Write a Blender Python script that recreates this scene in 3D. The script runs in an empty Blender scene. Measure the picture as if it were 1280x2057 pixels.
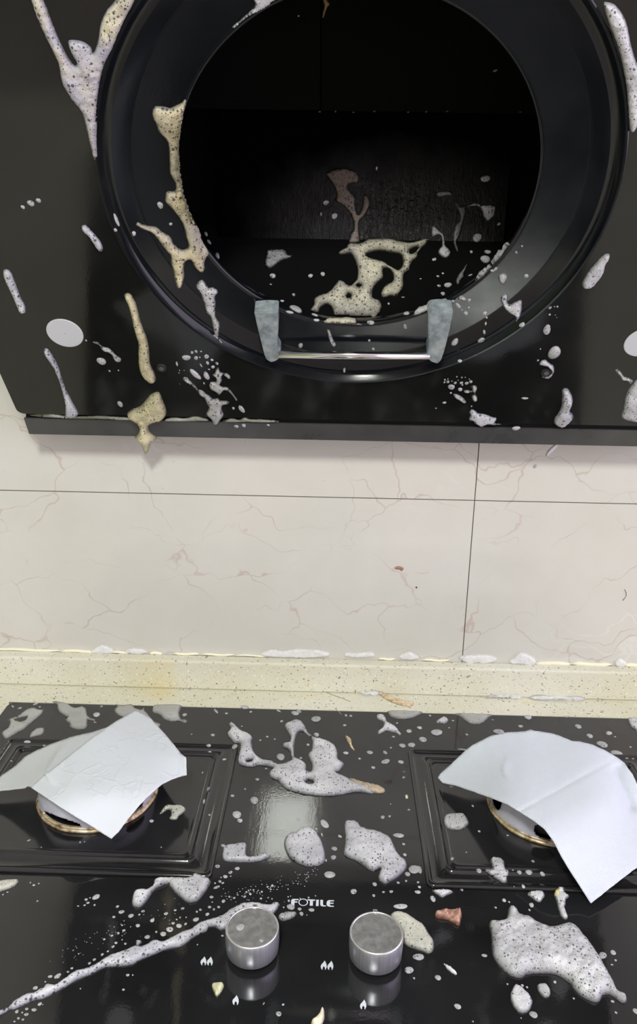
import bpy, bmesh, math, random
import numpy as np
from mathutils import Vector, Matrix, noise
from mathutils.bvhtree import BVHTree
from mathutils.geometry import delaunay_2d_cdt
random.seed(7)
S = bpy.context.scene
COL = S.collection
# ------------------------------------------------------------------ camera
PITCH, ROLL, YAW, FPX = 0.306882, 0.016269, -0.019056, 1591.87
CAM = Vector((0.0, -0.95756, 0.54))
IW, IH = 1280, 2057
cp, sp = math.cos(PITCH), math.sin(PITCH)
FWD = Vector((math.sin(YAW)*cp, math.cos(YAW)*cp, -sp))
RT = Vector((math.cos(YAW), -math.sin(YAW), 0)); UP = RT.cross(FWD)
RT, UP = math.cos(ROLL)*RT + math.sin(ROLL)*UP, -math.sin(ROLL)*RT + math.cos(ROLL)*UP
cd = bpy.data.cameras.new('camera'); cam = bpy.data.objects.new('camera', cd); COL.objects.link(cam)
cd.sensor_fit = 'HORIZONTAL'; cd.sensor_width = 36; cd.lens = FPX/IW*36; cd.clip_start = 0.01
M = Matrix((RT, UP, -FWD)).transposed().to_4x4(); M.translation = CAM; cam.matrix_world = M
S.camera = cam
# ------------------------------------------------------------------ view and world light
S.view_settings.view_transform = 'Standard'; S.view_settings.look = 'None'
S.view_settings.gamma = 1; S.view_settings.use_curve_mapping = False
S.view_settings.exposure = 0.31
LAMP_STRENGTH = 112.0
WORLD_STRENGTH = 0.66
w = bpy.data.worlds.new('world'); S.world = w; w.use_nodes = True
wn, wl = w.node_tree.nodes, w.node_tree.links
tc = wn.new('ShaderNodeTexCoord'); sx = wn.new('ShaderNodeSeparateXYZ'); mr = wn.new('ShaderNodeMapRange')
mr.inputs[1].default_value = -0.9; mr.inputs[2].default_value = 0.9
cr = wn.new('ShaderNodeValToRGB')
cr.color_ramp.elements[0].color = (0.40, 0.44, 0.24, 1); cr.color_ramp.elements[1].color = (3.3, 3.0, 3.7, 1)
bgw = wn['Background']; bgw.inputs[1].default_value = WORLD_STRENGTH
wl.new(tc.outputs['Generated'], sx.inputs[0]); wl.new(sx.outputs[0], mr.inputs[0])
wl.new(mr.outputs[0], cr.inputs[0]); wl.new(cr.outputs[0], bgw.inputs[0])

# ------------------------------------------------------------------ helpers
def ray(q):
    return (FPX*FWD + (float(q[0])-IW/2)*RT - (float(q[1])-IH/2)*UP).normalized()
def on_plane(q, P0, n):
    d = ray(q); return CAM + d*((P0-CAM).dot(n)/d.dot(n))
def onz(q, z=0.0): return on_plane(q, Vector((0, 0, z)), Vector((0, 0, 1)))
def ony(q, y=0.0): return on_plane(q, Vector((0, y, 0)), Vector((0, 1, 0)))
def tag(o, label=None, cat=None, group=None, kind=None):
    if label: o['label'] = label
    if cat: o['category'] = cat
    if group: o['group'] = group
    if kind: o['kind'] = kind
    return o
def link(name, bm, mat=None, parent=None, smooth=False, kind=None):
    me = bpy.data.meshes.new(name); bm.normal_update(); bm.to_mesh(me); bm.free()
    if mat: me.materials.append(mat)
    if smooth:
        for p in me.polygons: p.use_smooth = True
    o = bpy.data.objects.new(name, me); COL.objects.link(o)
    if parent: o.parent = parent; o.matrix_parent_inverse = Matrix.Translation(parent.location).inverted()
    if kind: o['kind'] = kind
    return o
def empty(name, loc=(0, 0, 0), **k):
    o = bpy.data.objects.new(name, None); o.location = loc; o.empty_display_size = .02; COL.objects.link(o); return tag(o, **k)
def box(bm, x0, x1, y0, y1, z0, z1, bev=0):
    vs = [bm.verts.new((x, y, z)) for x in (x0, x1) for y in (y0, y1) for z in (z0, z1)]
    fs = [bm.faces.new([vs[i] for i in f]) for f in ((0,1,3,2),(4,6,7,5),(0,4,5,1),(2,3,7,6),(0,2,6,4),(1,5,7,3))]
    if bev:
        es = list({e for f in fs for e in f.edges})
        bmesh.ops.bevel(bm, geom=es, offset=bev, segments=3, profile=.5, affect='EDGES')
    return bm
def prism(bm, pts, off):          # closed polygon of 3D points extruded by the vector off
    a = [bm.verts.new(p) for p in pts]; b = [bm.verts.new(Vector(p)+off) for p in pts]
    n = len(a); bm.faces.new(a); bm.faces.new(b[::-1])
    for i in range(n): bm.faces.new((a[i], b[i], b[(i+1) % n], a[(i+1) % n]))
    bmesh.ops.recalc_face_normals(bm, faces=bm.faces[:])
    return bm
def lathe(bm, prof, c=(0,0,0), seg=64, ang0=0, ang1=2*math.pi):
    full = abs(ang1-ang0-2*math.pi) < 1e-6; rings = []
    for r, z in prof:
        rings.append([bm.verts.new((c[0]+r*math.cos(ang0+(ang1-ang0)*i/seg), c[1]+r*math.sin(ang0+(ang1-ang0)*i/seg), c[2]+z)) for i in range(seg if full else seg+1)])
    for a, b in zip(rings, rings[1:]):
        for i in range(seg):
            j = (i+1) % len(a); bm.faces.new((a[i], a[j], b[j], b[i]))
    return rings
def tube(bm, pts, r, seg=10, cap=True):
    pts = [Vector(p) for p in pts]; rings = []
    for i, p in enumerate(pts):
        d = (pts[min(i+1, len(pts)-1)]-pts[max(i-1, 0)]).normalized()
        a = d.cross(Vector((0, 0, 1)));
        if a.length < .1: a = d.cross(Vector((1, 0, 0)))
        a.normalize(); b = d.cross(a)
        rr = r[i] if isinstance(r, (list, tuple)) else r
        rings.append([bm.verts.new(p+rr*(math.cos(2*math.pi*k/seg)*a+math.sin(2*math.pi*k/seg)*b)) for k in range(seg)])
    for a, b in zip(rings, rings[1:]):
        for k in range(seg): bm.faces.new((a[k], a[(k+1) % seg], b[(k+1) % seg], b[k]))
    if cap: bm.faces.new(rings[0][::-1]); bm.faces.new(rings[-1])
    return bm
# ------------------------------------------------------------------ materials
class NT:
    def __init__(s, name):
        s.m = bpy.data.materials.new(name); s.m.use_nodes = True; s.t = s.m.node_tree
        s.b = s.t.nodes['Principled BSDF']; s.out = s.t.nodes['Material Output']
    def n(s, ty, **k):
        x = s.t.nodes.new(ty)
        for a, v in k.items(): setattr(x, a, v)
        return x
    def l(s, a, b): s.t.links.new(a, b)
    def set(s, **k):
        for a, v in k.items():
            s.b.inputs[a.replace('_', ' ')].default_value = v if not (isinstance(v, tuple) and len(v) == 3) else (*v, 1)
    def coord(s, scale=(1,1,1), rot=(0,0,0)):
        c = s.n('ShaderNodeTexCoord'); m = s.n('ShaderNodeMapping'); m.inputs['Scale'].default_value = scale; m.inputs['Rotation'].default_value = rot
        s.l(c.outputs['Object'], m.inputs[0]); return m.outputs[0]
    def noise(s, v, scale, detail=4, rough=.55, dist=0):
        x = s.n('ShaderNodeTexNoise'); x.inputs['Scale'].default_value = scale; x.inputs['Detail'].default_value = detail
        x.inputs['Roughness'].default_value = rough; x.inputs['Distortion'].default_value = dist; s.l(v, x.inputs['Vector']); return x
    def vor(s, v, scale, feature='F1', rnd=1):
        x = s.n('ShaderNodeTexVoronoi', feature=feature); x.inputs['Scale'].default_value = scale; x.inputs['Randomness'].default_value = rnd
        s.l(v, x.inputs['Vector']); return x
    def math(s, op, a, b=None, clamp=False):
        x = s.n('ShaderNodeMath', operation=op, use_clamp=clamp)
        for i, q in enumerate((a, b)):
            if q is None: continue
            if isinstance(q, (int, float)): x.inputs[i].default_value = q
            else: s.l(q, x.inputs[i])
        return x.outputs[0]
    def ramp(s, f, stops):
        x = s.n('ShaderNodeValToRGB'); e = x.color_ramp.elements
        while len(e) < len(stops): e.new(.5)
        for q, (p, c) in zip(e, stops): q.position = p; q.color = (*c, 1) if len(c) == 3 else c
        s.l(f, x.inputs[0]); return x.outputs[0]
    def mix(s, f, a, b, blend='MIX'):
        x = s.n('ShaderNodeMix', data_type='RGBA', blend_type=blend)
        for i, q in ((0, f), (6, a), (7, b)):
            if isinstance(q, (int, float)): x.inputs[i].default_value = q
            elif isinstance(q, tuple): x.inputs[i].default_value = (*q, 1)
            else: s.l(q, x.inputs[i])
        return x.outputs[2]
    def bump(s, h, strength=.3, dist=.001):
        x = s.n('ShaderNodeBump'); x.inputs['Strength'].default_value = strength; x.inputs['Distance'].default_value = dist
        s.l(h, x.inputs['Height']); s.l(x.outputs[0], s.b.inputs['Normal']); return x
def simple(name, col, rough=.5, metal=0, spec=.5, **k):
    t = NT(name); t.set(Base_Color=col, Roughness=rough, Metallic=metal, Specular_IOR_Level=spec, **k); return t.m

def foam_mat(name, tint, tint2, dens=.5, rmax=.40, scale=330, dark=(.035,.035,.04), dk=.85, alpha=None, rough=.35, micro=.45):
    t = NT(name); v = t.n('ShaderNodeNewGeometry').outputs['Position']
    big = t.noise(v, 22, 3)
    base = t.ramp(big.outputs[0], [(.40, tint), (.62, tint2)])
    at = t.n('ShaderNodeAttribute'); at.attribute_name = 'thick'; th = at.outputs['Fac']
    if alpha is None: base = t.mix(t.math('SUBTRACT', 1, t.math('MULTIPLY', th, 2.2), True), base, tuple(c*.62 for c in tint))
    fine = t.noise(v, 900, 2); base = t.mix(.35, base, t.ramp(fine.outputs[0], [(.3, (micro,)*3), (.65, (1,1,1))]), 'MULTIPLY')
    masks = []
    dn = t.noise(v, 60, 2)
    for sc, rm, dd in ((scale, rmax, dens), (scale*2.1, rmax*.95, dens*.8)):
        x = t.vor(v, sc); sep = t.n('ShaderNodeSeparateColor'); t.l(x.outputs['Color'], sep.inputs[0])
        r = t.math('MULTIPLY', t.math('POWER', sep.outputs[0], 1.3), rm)
        gate = t.math('LESS_THAN', sep.outputs[1], t.math('MULTIPLY', dn.outputs[0], dd*2))
        masks.append(t.math('MULTIPLY', t.math('MULTIPLY', t.math('SUBTRACT', r, x.outputs['Distance']), 14, True), gate))
    mk = t.math('MAXIMUM', masks[0], masks[1])
    col = t.mix(t.math('MULTIPLY', mk, dk), base, dark)
    t.l(col, t.b.inputs['Base Color']); t.set(Roughness=rough, Specular_IOR_Level=.35)
    vb = t.vor(v, 750); t.bump(vb.outputs['Distance'], .35 if alpha is None else .12, .0006)
    if alpha is not None:
        an = t.noise(v, 120, 3)
        t.l(t.math('MULTIPLY', t.math('MULTIPLY', t.math('ADD', t.math('MULTIPLY', th, 2.2), t.math('MULTIPLY', t.math('SUBTRACT', an.outputs[0], .75), 1.2)), 1.0, True), alpha, True), t.b.inputs['Alpha'])
    return t.m
FM = dict(
    white=foam_mat('foam_white', (.54,.54,.57), (.75,.75,.78), .85, .46, 400),
    thick=foam_mat('foam_thick', (.50,.50,.54), (.66,.66,.70), .8, .46, 380),
    lacy=foam_mat('foam_lacy', (.42,.42,.41), (.60,.60,.60), 1.2, .55, 340),
    lacyw=foam_mat('foam_lacy_white', (.52,.52,.58), (.68,.68,.72), 1.0, .50, 330),
    pale=foam_mat('foam_pale', (.50,.50,.44), (.66,.65,.56), .8, .44, 380),
    duo=foam_mat('foam_two_tone', (.50,.49,.57), (.68,.63,.48), .9, .48, 330),
    grey=foam_mat('foam_grey', (.40,.40,.38), (.48,.48,.46), .25, .36, 380),
    cream=foam_mat('foam_cream', (.58,.53,.34), (.72,.66,.43), .95, .46, 330),
    creaml=foam_mat('foam_cream_lacy', (.44,.41,.34), (.68,.60,.40), 1.0, .52, 320),
    yellow=foam_mat('foam_yellow', (.36,.34,.29), (.58,.55,.41), 1.0, .5, 340),
    brown=foam_mat('foam_brown', (.13,.10,.08), (.24,.20,.17), .9, .55, 300, dk=.9),
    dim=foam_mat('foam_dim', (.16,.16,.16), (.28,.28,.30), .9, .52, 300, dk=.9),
    drop=foam_mat('foam_droplet', (.40,.40,.41), (.56,.56,.58), .8, .46, 480),
    soft=foam_mat('foam_soft', (.96,.96,.98), (.97,.97,.98), 0, .1, alpha=.68, micro=1.0),
    seam=foam_mat('foam_seam', (.17,.17,.12), (.42,.43,.38), .3, .4, 300),
)
def glass_black(name, base, rough, coat=0, ior=1.52, smear=True, wipe=False):
    t = NT(name); v = t.coord()
    n1 = t.noise(v, 9, 5, .6); n2 = t.noise(v, 420, 2)
    t.l(t.ramp(n1.outputs[0], [(.35, tuple(c*.75 for c in base)), (.7, tuple(c*1.35 for c in base))]), t.b.inputs['Base Color'])
    if smear:
        t.l(t.ramp(n1.outputs[0], [(.3, (rough*.6,)*3), (.75, (rough*1.7,)*3)]), t.b.inputs['Roughness'])
    else: t.set(Roughness=rough)
    t.set(IOR=ior, Specular_IOR_Level=.5)
    sp2 = t.vor(v, 260); dust = t.math('LESS_THAN', sp2.outputs['Distance'], .06)
    bp = t.bump(n2.outputs[0], .04, .0004)
    if wipe:
        mp = t.n('ShaderNodeMapping'); mp.inputs['Location'].default_value = (.062/.085, .275/.14, 0); mp.inputs['Scale'].default_value = (1/.085, 1/.14, 0); t.l(v, mp.inputs[0])
        ln = t.n('ShaderNodeVectorMath', operation='LENGTH'); t.l(mp.outputs[0], ln.inputs[0])
        st = t.coord((260, 22, 1), (0, 0, .12)); sn = t.noise(st, 1, 4, .6, .4); dp = t.vor(v, 420)
        mk = t.math('SUBTRACT', 1.1, ln.outputs['Value'], True)
        hh = t.math('MULTIPLY', t.math('ADD', sn.outputs[0], t.math('MULTIPLY', dp.outputs['Distance'], .35)), mk)
        b2 = t.n('ShaderNodeBump'); b2.inputs['Strength'].default_value = .09; b2.inputs['Distance'].default_value = .0006; t.l(hh, b2.inputs['Height']); t.l(bp.outputs[0], b2.inputs['Normal']); t.l(b2.outputs[0], t.b.inputs['Normal'])
    return t.m
MAT_HOB = glass_black('black_hob_glass', (.013,.0135,.0145), .05, ior=1.64, wipe=True)
MAT_PAN = glass_black('black_enamel', (.014,.014,.015), .10, ior=1.64)
MAT_PANEL = glass_black('black_hood_glass', (.0088,.0092,.0088), .10, ior=1.45)
MAT_RING = glass_black('black_ring_plastic', (.0048,.0058,.0080), .14, ior=1.43)
MAT_BAR = glass_black('dark_metal_bar', (.058,.058,.058), .3, ior=1.5)
MAT_DARK = simple('dark_duct', (.0025,.0026,.0025), .6, spec=.2)
MAT_CHROME = simple('polished_steel', (.72,.70,.71), .16, 1)
MAT_LENS = simple('lamp_lens', (.60,.62,.66), .35)
# ------------------------------------------------------------------ room shell
t = NT('marble_tile'); v = t.coord()
nb = t.noise(v, 3.2, 5, .6)
c0 = t.ramp(nb.outputs[0], [(.30, (.60,.590,.525)), (.5, (.65,.635,.585)), (.72, (.70,.69,.65))])
pn = t.noise(v, 1.7, 2); c0 = t.mix(t.math('MULTIPLY', t.math('SUBTRACT', pn.outputs[0], .46, True), 1.7, True), c0, (.70,.58,.50))
vm = t.n('ShaderNodeMapping'); vm.inputs['Scale'].default_value = (1, 1, 1.7)
dist = t.noise(v, 7, 4, .5)
add = t.n('ShaderNodeVectorMath', operation='MULTIPLY_ADD'); t.l(dist.outputs['Color'], add.inputs[0]); add.inputs[1].default_value = (.20,.20,.20); t.l(v, add.inputs[2]); t.l(add.outputs[0], vm.inputs[0])
ve = t.vor(vm.outputs[0], 8.5, 'DISTANCE_TO_EDGE')
vein = t.math('SUBTRACT', 1, t.math('MULTIPLY', ve.outputs['Distance'], 70), True)
gate = t.noise(v, 9, 3); vein = t.math('MULTIPLY', vein, t.math('MULTIPLY', t.math('SUBTRACT', gate.outputs[0], .44, True), 8, True))
c0 = t.mix(t.math('MULTIPLY', vein, .45), c0, (.42,.26,.20))
ve2 = t.vor(vm.outputs[0], 13, 'DISTANCE_TO_EDGE'); v2 = t.math('SUBTRACT', 1, t.math('MULTIPLY', ve2.outputs['Distance'], 30), True)
g2 = t.noise(v, 4.2, 1); v2 = t.math('MULTIPLY', v2, t.math('MULTIPLY', t.math('SUBTRACT', g2.outputs[0], .55, True), 5, True))
c0 = t.mix(t.math('MULTIPLY', v2, .45), c0, (.80,.79,.76))
sv = t.vor(v, 42); spk = t.math('LESS_THAN', sv.outputs['Distance'], .022); c0 = t.mix(t.math('MULTIPLY', spk, .7), c0, (.12,.09,.07))
t.l(c0, t.b.inputs['Base Color']); t.set(Roughness=.06, IOR=1.44)
MAT_TILE = t.m
bm = bmesh.new()
JX, JZ = .1777, .2562
xs = [JX-.8*k for k in (3, 2, 1, 0, -1, -2)]; zs = [-.90, JZ-.8, JZ-.4, JZ, JZ+.4, JZ+.8, JZ+1.2, 1.54]
for x0, x1 in zip(xs, xs[1:]):
    for z0, z1 in zip(zs, zs[1:]):
        box(bm, x0+.0006, x1-.0006, 0, .010, z0+.0006, z1-.0006)
wall = link('wall_back', bm, MAT_TILE, kind='structure')
bm = bmesh.new(); box(bm, xs[0], xs[-1], .0012, .02, -.9, 1.56); link('grout_backing', bm, simple('dark_grout', (.10,.085,.07), .9), parent=wall)
bm = bmesh.new(); box(bm, -2.2, 2.2, -3.2, .02, 1.54, 1.60); link('ceiling', bm, simple('white_ceiling', (.8,.8,.8), .8), kind='structure')
bm = bmesh.new(); box(bm, -2.2, 2.2, -3.2, .02, -.90, -.86); link('floor', bm, simple('beige_floor_tile', (.45,.40,.34), .3), kind='structure')
bm = bmesh.new(); box(bm, -2.2, 2.2, -3.26, -3.2, -.9, 1.6); link('wall_front', bm, simple('painted_wall', (.55,.52,.48), .8), kind='structure')
# ceiling lamp panel
cl = empty('ceiling_light', (-.155, -1.55, 1.54), label='square LED ceiling panel on the kitchen ceiling behind the cook', cat='ceiling light')
bm = bmesh.new(); box(bm, -.252, -.036, -1.765, -1.335, 1.522, 1.5398, .002); link('frame', bm, simple('white_frame', (.8,.8,.8), .4), cl)
t = NT('led_diffuser'); t.set(Base_Color=(.8,.8,.8), Emission_Color=(.965,1.0,.925), Emission_Strength=LAMP_STRENGTH)
bm = bmesh.new(); box(bm, -.240, -.048, -1.75, -1.35, 1.519, 1.5225); link('diffuser', bm, t.m, cl)
# ------------------------------------------------------------------ worktop
t = NT('flecked_quartz'); v = t.coord()
nb = t.noise(v, 6, 4); base = t.ramp(nb.outputs[0], [(.35, (.68,.66,.51)), (.65, (.76,.745,.635))])
for sc, th, c, stx in ((170, .15, (.20,.165,.12), (1,1,1.6)), (300, .17, (.42,.38,.28), (1.5,1,1)), (210, .15, (.88,.88,.80), (1,1,1)), (85, .09, (.18,.15,.12), (1.8,1,.8))):
    mp = t.n('ShaderNodeMapping'); mp.inputs['Scale'].default_value = stx; mp.inputs['Rotation'].default_value = (.3, .5, sc*.1); t.l(v, mp.inputs[0])
    dn = t.noise(mp.outputs[0], sc*1.3, 2); ad = t.n('ShaderNodeVectorMath', operation='MULTIPLY_ADD'); t.l(dn.outputs['Color'], ad.inputs[0]); ad.inputs[1].default_value = (.9/sc,)*3; t.l(mp.outputs[0], ad.inputs[2])
    x = t.vor(ad.outputs[0], sc); sep = t.n('ShaderNodeSeparateColor'); t.l(x.outputs['Color'], sep.inputs[0])
    r = t.math('MULTIPLY', sep.outputs[0], th*1.9)
    base = t.mix(t.math('MULTIPLY', t.math('MULTIPLY', t.math('SUBTRACT', r, x.outputs['Distance']), 18, True), .85), base, c)
c2 = t.n('ShaderNodeTexCoord')
def stain(base, cx, cy, rx, ry, col, amt):
    mp = t.n('ShaderNodeMapping'); mp.vector_type = 'POINT'; mp.inputs['Location'].default_value = (-cx/rx, -cy/ry, 0); mp.inputs['Scale'].default_value = (1/rx, 1/ry, .0)
    t.l(c2.outputs['Object'], mp.inputs[0]); ln = t.n('ShaderNodeVectorMath', operation='LENGTH')
    nn = t.noise(v, 70, 3); a2 = t.n('ShaderNodeVectorMath', operation='MULTIPLY_ADD'); t.l(nn.outputs['Color'], a2.inputs[0]); a2.inputs[1].default_value = (1.1, 1.1, 0); t.l(mp.outputs[0], a2.inputs[2])
    a3 = t.n('ShaderNodeVectorMath', operation='SUBTRACT'); t.l(a2.outputs[0], a3.inputs[0]); a3.inputs[1].default_value = (.55, .55, 0)
    t.l(a3.outputs[0], ln.inputs[0]); f = t.math('MULTIPLY', t.math('SUBTRACT', 1, ln.outputs['Value'], True), amt*2, True)
    return t.mix(f, base, col)
ZC = -.0115
for q, rx, ry, a in (((322, 1393), .030, .018, .2), ((620, 1400), .05, .012, .08), ((1060, 1412), .02, .008, .15), ((300, 1382), .05, .006, .1)):
    p = onz(q, ZC); base = stain(base, p.x, p.y, rx, ry, (.72,.55,.14), a)
t.l(base, t.b.inputs['Base Color']); t.set(Roughness=.22)
MAT_Q = t.m
HX0, HX1, HY0 = -.4055, .3935, -.081
HY1 = -.5235
bm = bmesh.new(); box(bm, -2.2, 2.2, -.62, 0, ZC-.04, ZC, .004)
counter = tag(link('countertop', bm, MAT_Q), 'cream flecked quartz worktop running under the black hob', 'countertop')
bm = bmesh.new(); box(bm, -2.2, 2.2, -.019, 0, ZC, .0305, .0028)
ups = tag(link('upstand', bm, MAT_Q), 'low cream flecked upstand along the foot of the tiled wall', 'backsplash')
cab = empty('base_cabinet', (0, -.3, -.86), label='pale base cabinets carrying the flecked quartz worktop', cat='cabinet')
mc = simple('cabinet_laminate', (.5,.48,.42), .4)
bm = bmesh.new(); box(bm, -2.15, 2.15, -.56, -.003, -.858, ZC-.0405); link('carcass', bm, mc, cab)
for k in range(7):
    bm = bmesh.new(); box(bm, -2.2+.628*k+.002, -2.2+.628*(k+1)-.002, -.58, -.56, -.78, ZC-.045, .002); d = link('door', bm, mc, cab)
    bm = bmesh.new(); box(bm, -2.0+.628*k, -1.8+.628*k, -.60, -.58, -.10, -.09, .002); link('handle', bm, MAT_CHROME, d)
# sealant bead in broken lengths
bm = bmesh.new()
for a, b, r in ((-20, 118, .0020), (118, 200, .0022), (212, 262, .0018), (300, 326, .0022), (347, 400, .0019), (402, 470, .0016), (470, 540, .0013), (760, 795, .0016), (848, 905, .0016), (1078, 1150, .0028), (1150, 1234, .0028), (1256, 1310, .0028)):
    pa, pb = ony((a, 1303), 0), ony((b, 1303), 0); n = 6
    tube(bm, [(pa.x+(pb.x-pa.x)*i/n, -.0008, .0318+.0012*math.sin(i*1.3+a)*.5) for i in range(n+1)], [r*(.35 if i in (0, n) else 1) for i in range(n+1)], 8)
link('trim_1', bm, simple('cream_sealant', (.90,.87,.68), .35), smooth=True, kind='structure')
# ------------------------------------------------------------------ hob
hob = empty('gas_hob', (0, -.30, ZC), label='black glass two-burner gas hob with silver knobs splashed with foam', cat='gas hob')
def rrect(x0, x1, y0, y1, r, n=6):
    out = []
    for cx, cy, a in ((x1-r, y1-r, 0), (x0+r, y1-r, 90), (x0+r, y0+r, 180), (x1-r, y0+r, 270)):
        for i in range(n+1):
            t_ = math.radians(a+90*i/n); out.append((cx+r*math.cos(t_), cy+r*math.sin(t_)))
    return out
bm = bmesh.new(); o_ = rrect(HX0, HX1, HY1, HY0, .009)
prof = [(0, ZC+.0003), (0, -.0012), (.0008, 0)]
rings = []
for inset, z in prof:
    rr_ = rrect(HX0+inset, HX1-inset, HY1+inset, HY0-inset, .009); rings.append([bm.verts.new((x, y, z)) for x, y in rr_])
for a, b in zip(rings, rings[1:]):
    for i in range(len(a)): bm.faces.new((a[i], a[(i+1) % len(a)], b[(i+1) % len(a)], b[i]))
bm.faces.new(rings[-1]); bm.faces.new(rings[0][::-1])
glass = link('glass_top', bm, MAT_HOB, hob)
bm = bmesh.new(); box(bm, HX0-.0008, HX1+.0008, HY0, HY0+.0012, ZC+.0003, -.0004); link('edge_trim', bm, simple('brushed_edge', (.35,.34,.28), .35, 1), hob)
def make_pan(x0, x1, y0, y1):
    g = empty('pan', (0, 0, 0)); return g
def pan_mesh(x0, x1, y0, y1):
    bm = bmesh.new(); rr = []
    # loops: (inset, z, corner radius)
    for ins, z, r in ((0, .0001, .006), (.0006, .0026, .006), (.0030, .0040, .005), (.0052, .0022, .004), (.0065, .0010, .004), (.0180, .0010, .007), (.0192, .0030, .007), (.0206, .0040, .006), (.0222, .0028, .006), (.0236, .0005, .005), (.0250, .0005, .005), (.0262, .0022, .005), (.0280, .0026, .005), (.0310, .0018, .005)):
        rr.append([bm.verts.new((x, y, z)) for x, y in rrect(x0+ins, x1-ins, y0+ins, y1-ins, r)])
    for a, b in zip(rr, rr[1:]):
        for i in range(len(a)): bm.faces.new((a[i], a[(i+1) % len(a)], b[(i+1) % len(a)], b[i]))
    bm.faces.new(rr[-1]); bm.faces.new(rr[0][::-1]); return bm
PANS = [(-.3742, -.1035, -.3715, -.1615), (.0925, .3632, -.3745, -.1615)]
pans = []
for p in PANS:
    o = link('drip_tray', pan_mesh(*p), MAT_PAN, hob); pans.append(o)
    for q in o.data.polygons: q.use_smooth = len(q.vertices) == 4
t = NT('burner_aluminium'); v = t.coord(); nn = t.noise(v, 60, 4)
t.l(t.ramp(nn.outputs[0], [(.3, (.56,.56,.66)), (.7, (.74,.74,.86))]), t.b.inputs['Base Color']); t.set(Metallic=.2, Roughness=.38); MAT_AL = t.m
t = NT('burnt_brass'); v = t.coord(); nn = t.noise(v, 130, 5)
t.l(t.ramp(nn.outputs[0], [(.36, (.16,.09,.05)), (.52, (.62,.48,.30)), (.7, (.85,.78,.66))]), t.b.inputs['Base Color']); t.set(Metallic=.6, Roughness=.4); t.bump(nn.outputs[0], .6, .001); MAT_BR = t.m
MAT_BD = simple('burner_dark', (.09,.09,.085), .5, .3)
BURN = [(-.2405, -.2575), (.2300, -.2575)]
BTOP = .0415
for bi, (bx, by) in enumerate(BURN):
    br = empty('burner', (bx, by, .0018)); br.parent = hob; br.matrix_parent_inverse = Matrix.Translation(hob.location).inverted()
    seg = 288; bm = bmesh.new()
    ctl = [(.0050, .0590), (.0085, .0592), (.016, .0585), (.026, .0565), (.0335, .0545)]
    prof = []
    for k in range(27):
        z = .0050+(.0335-.0050)*k/26; prof.append((float(np.interp(z, [c[0] for c in ctl], [c[1] for c in ctl])), z))
    # oval vents: (direction, width in degrees, mid height, half height)
    vents = ([(247, 48, .0088, .0062), (150, 22, .014, .008), (325, 24, .012, .007), (60, 30, .012, .007)], [(190, 26, .0175, .0105), (253, 22, .0150, .0085), (320, 22, .015, .0085), (60, 22, .015, .0085)])[bi]
    rings = []
    for r, z in prof: rings.append([bm.verts.new((bx+r*math.cos(2*math.pi*i/seg), by+r*math.sin(2*math.pi*i/seg), z)) for i in range(seg)])
    rings.append([bm.verts.new((bx+.050*math.cos(2*math.pi*i/seg), by+.050*math.sin(2*math.pi*i/seg), .0335)) for i in range(seg)])
    for k, (a, b) in enumerate(zip(rings, rings[1:])):
        for i in range(seg):
            ang = (i+.5)*360/seg; zm = (prof[k][1]+prof[min(k+1, 26)][1])/2
            cut = k < 26 and any(((abs((ang-na+180) % 360-180))/(nw/2))**2+((zm-zc)/hz)**2 < 1 for na, nw, zc, hz in vents)
            if not cut: bm.faces.new((a[i], a[(i+1) % seg], b[(i+1) % seg], b[i]))
    body = link('burner_body', bm, MAT_AL, br, True)
    md = body.modifiers.new('s', 'SOLIDIFY'); md.thickness = .002; md.offset = -1
    bm = bmesh.new(); lathe(bm, [(.048, .004), (.048, .030), (.001, .030)], (bx, by, 0), 64); link('burner_core', bm, MAT_BD, br, True)
    bm = bmesh.new()
    pr = [(.0565, .0016), (.0612, .0018), (.0620, .0030), (.0612, .0044), (.0600, .0050), (.0606, .0062), (.0598, .0072), (.0575, .0074)]
    rg = lathe(bm, pr, (bx, by, 0), 120)
    for ring in rg:
        for vv in ring:
            nz = noise.noise(vv.co*60); d = Vector((vv.co.x-bx, vv.co.y-by, 0)).normalized(); vv.co += d*nz*.0007
    link('base_ring', bm, MAT_BR, br, True)
    bm = bmesh.new(); lathe(bm, [(.030, .0335), (.047, .0335), (.0485, .036), (.0475, .0395), (.043, BTOP), (.0005, BTOP+.0005)], (bx, by, 0), 64); link('burner_cap', bm, MAT_BD, br, True)
    for a in range(4):
        an = math.radians(45+90*a); c, s_ = math.cos(an), math.sin(an)
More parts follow.
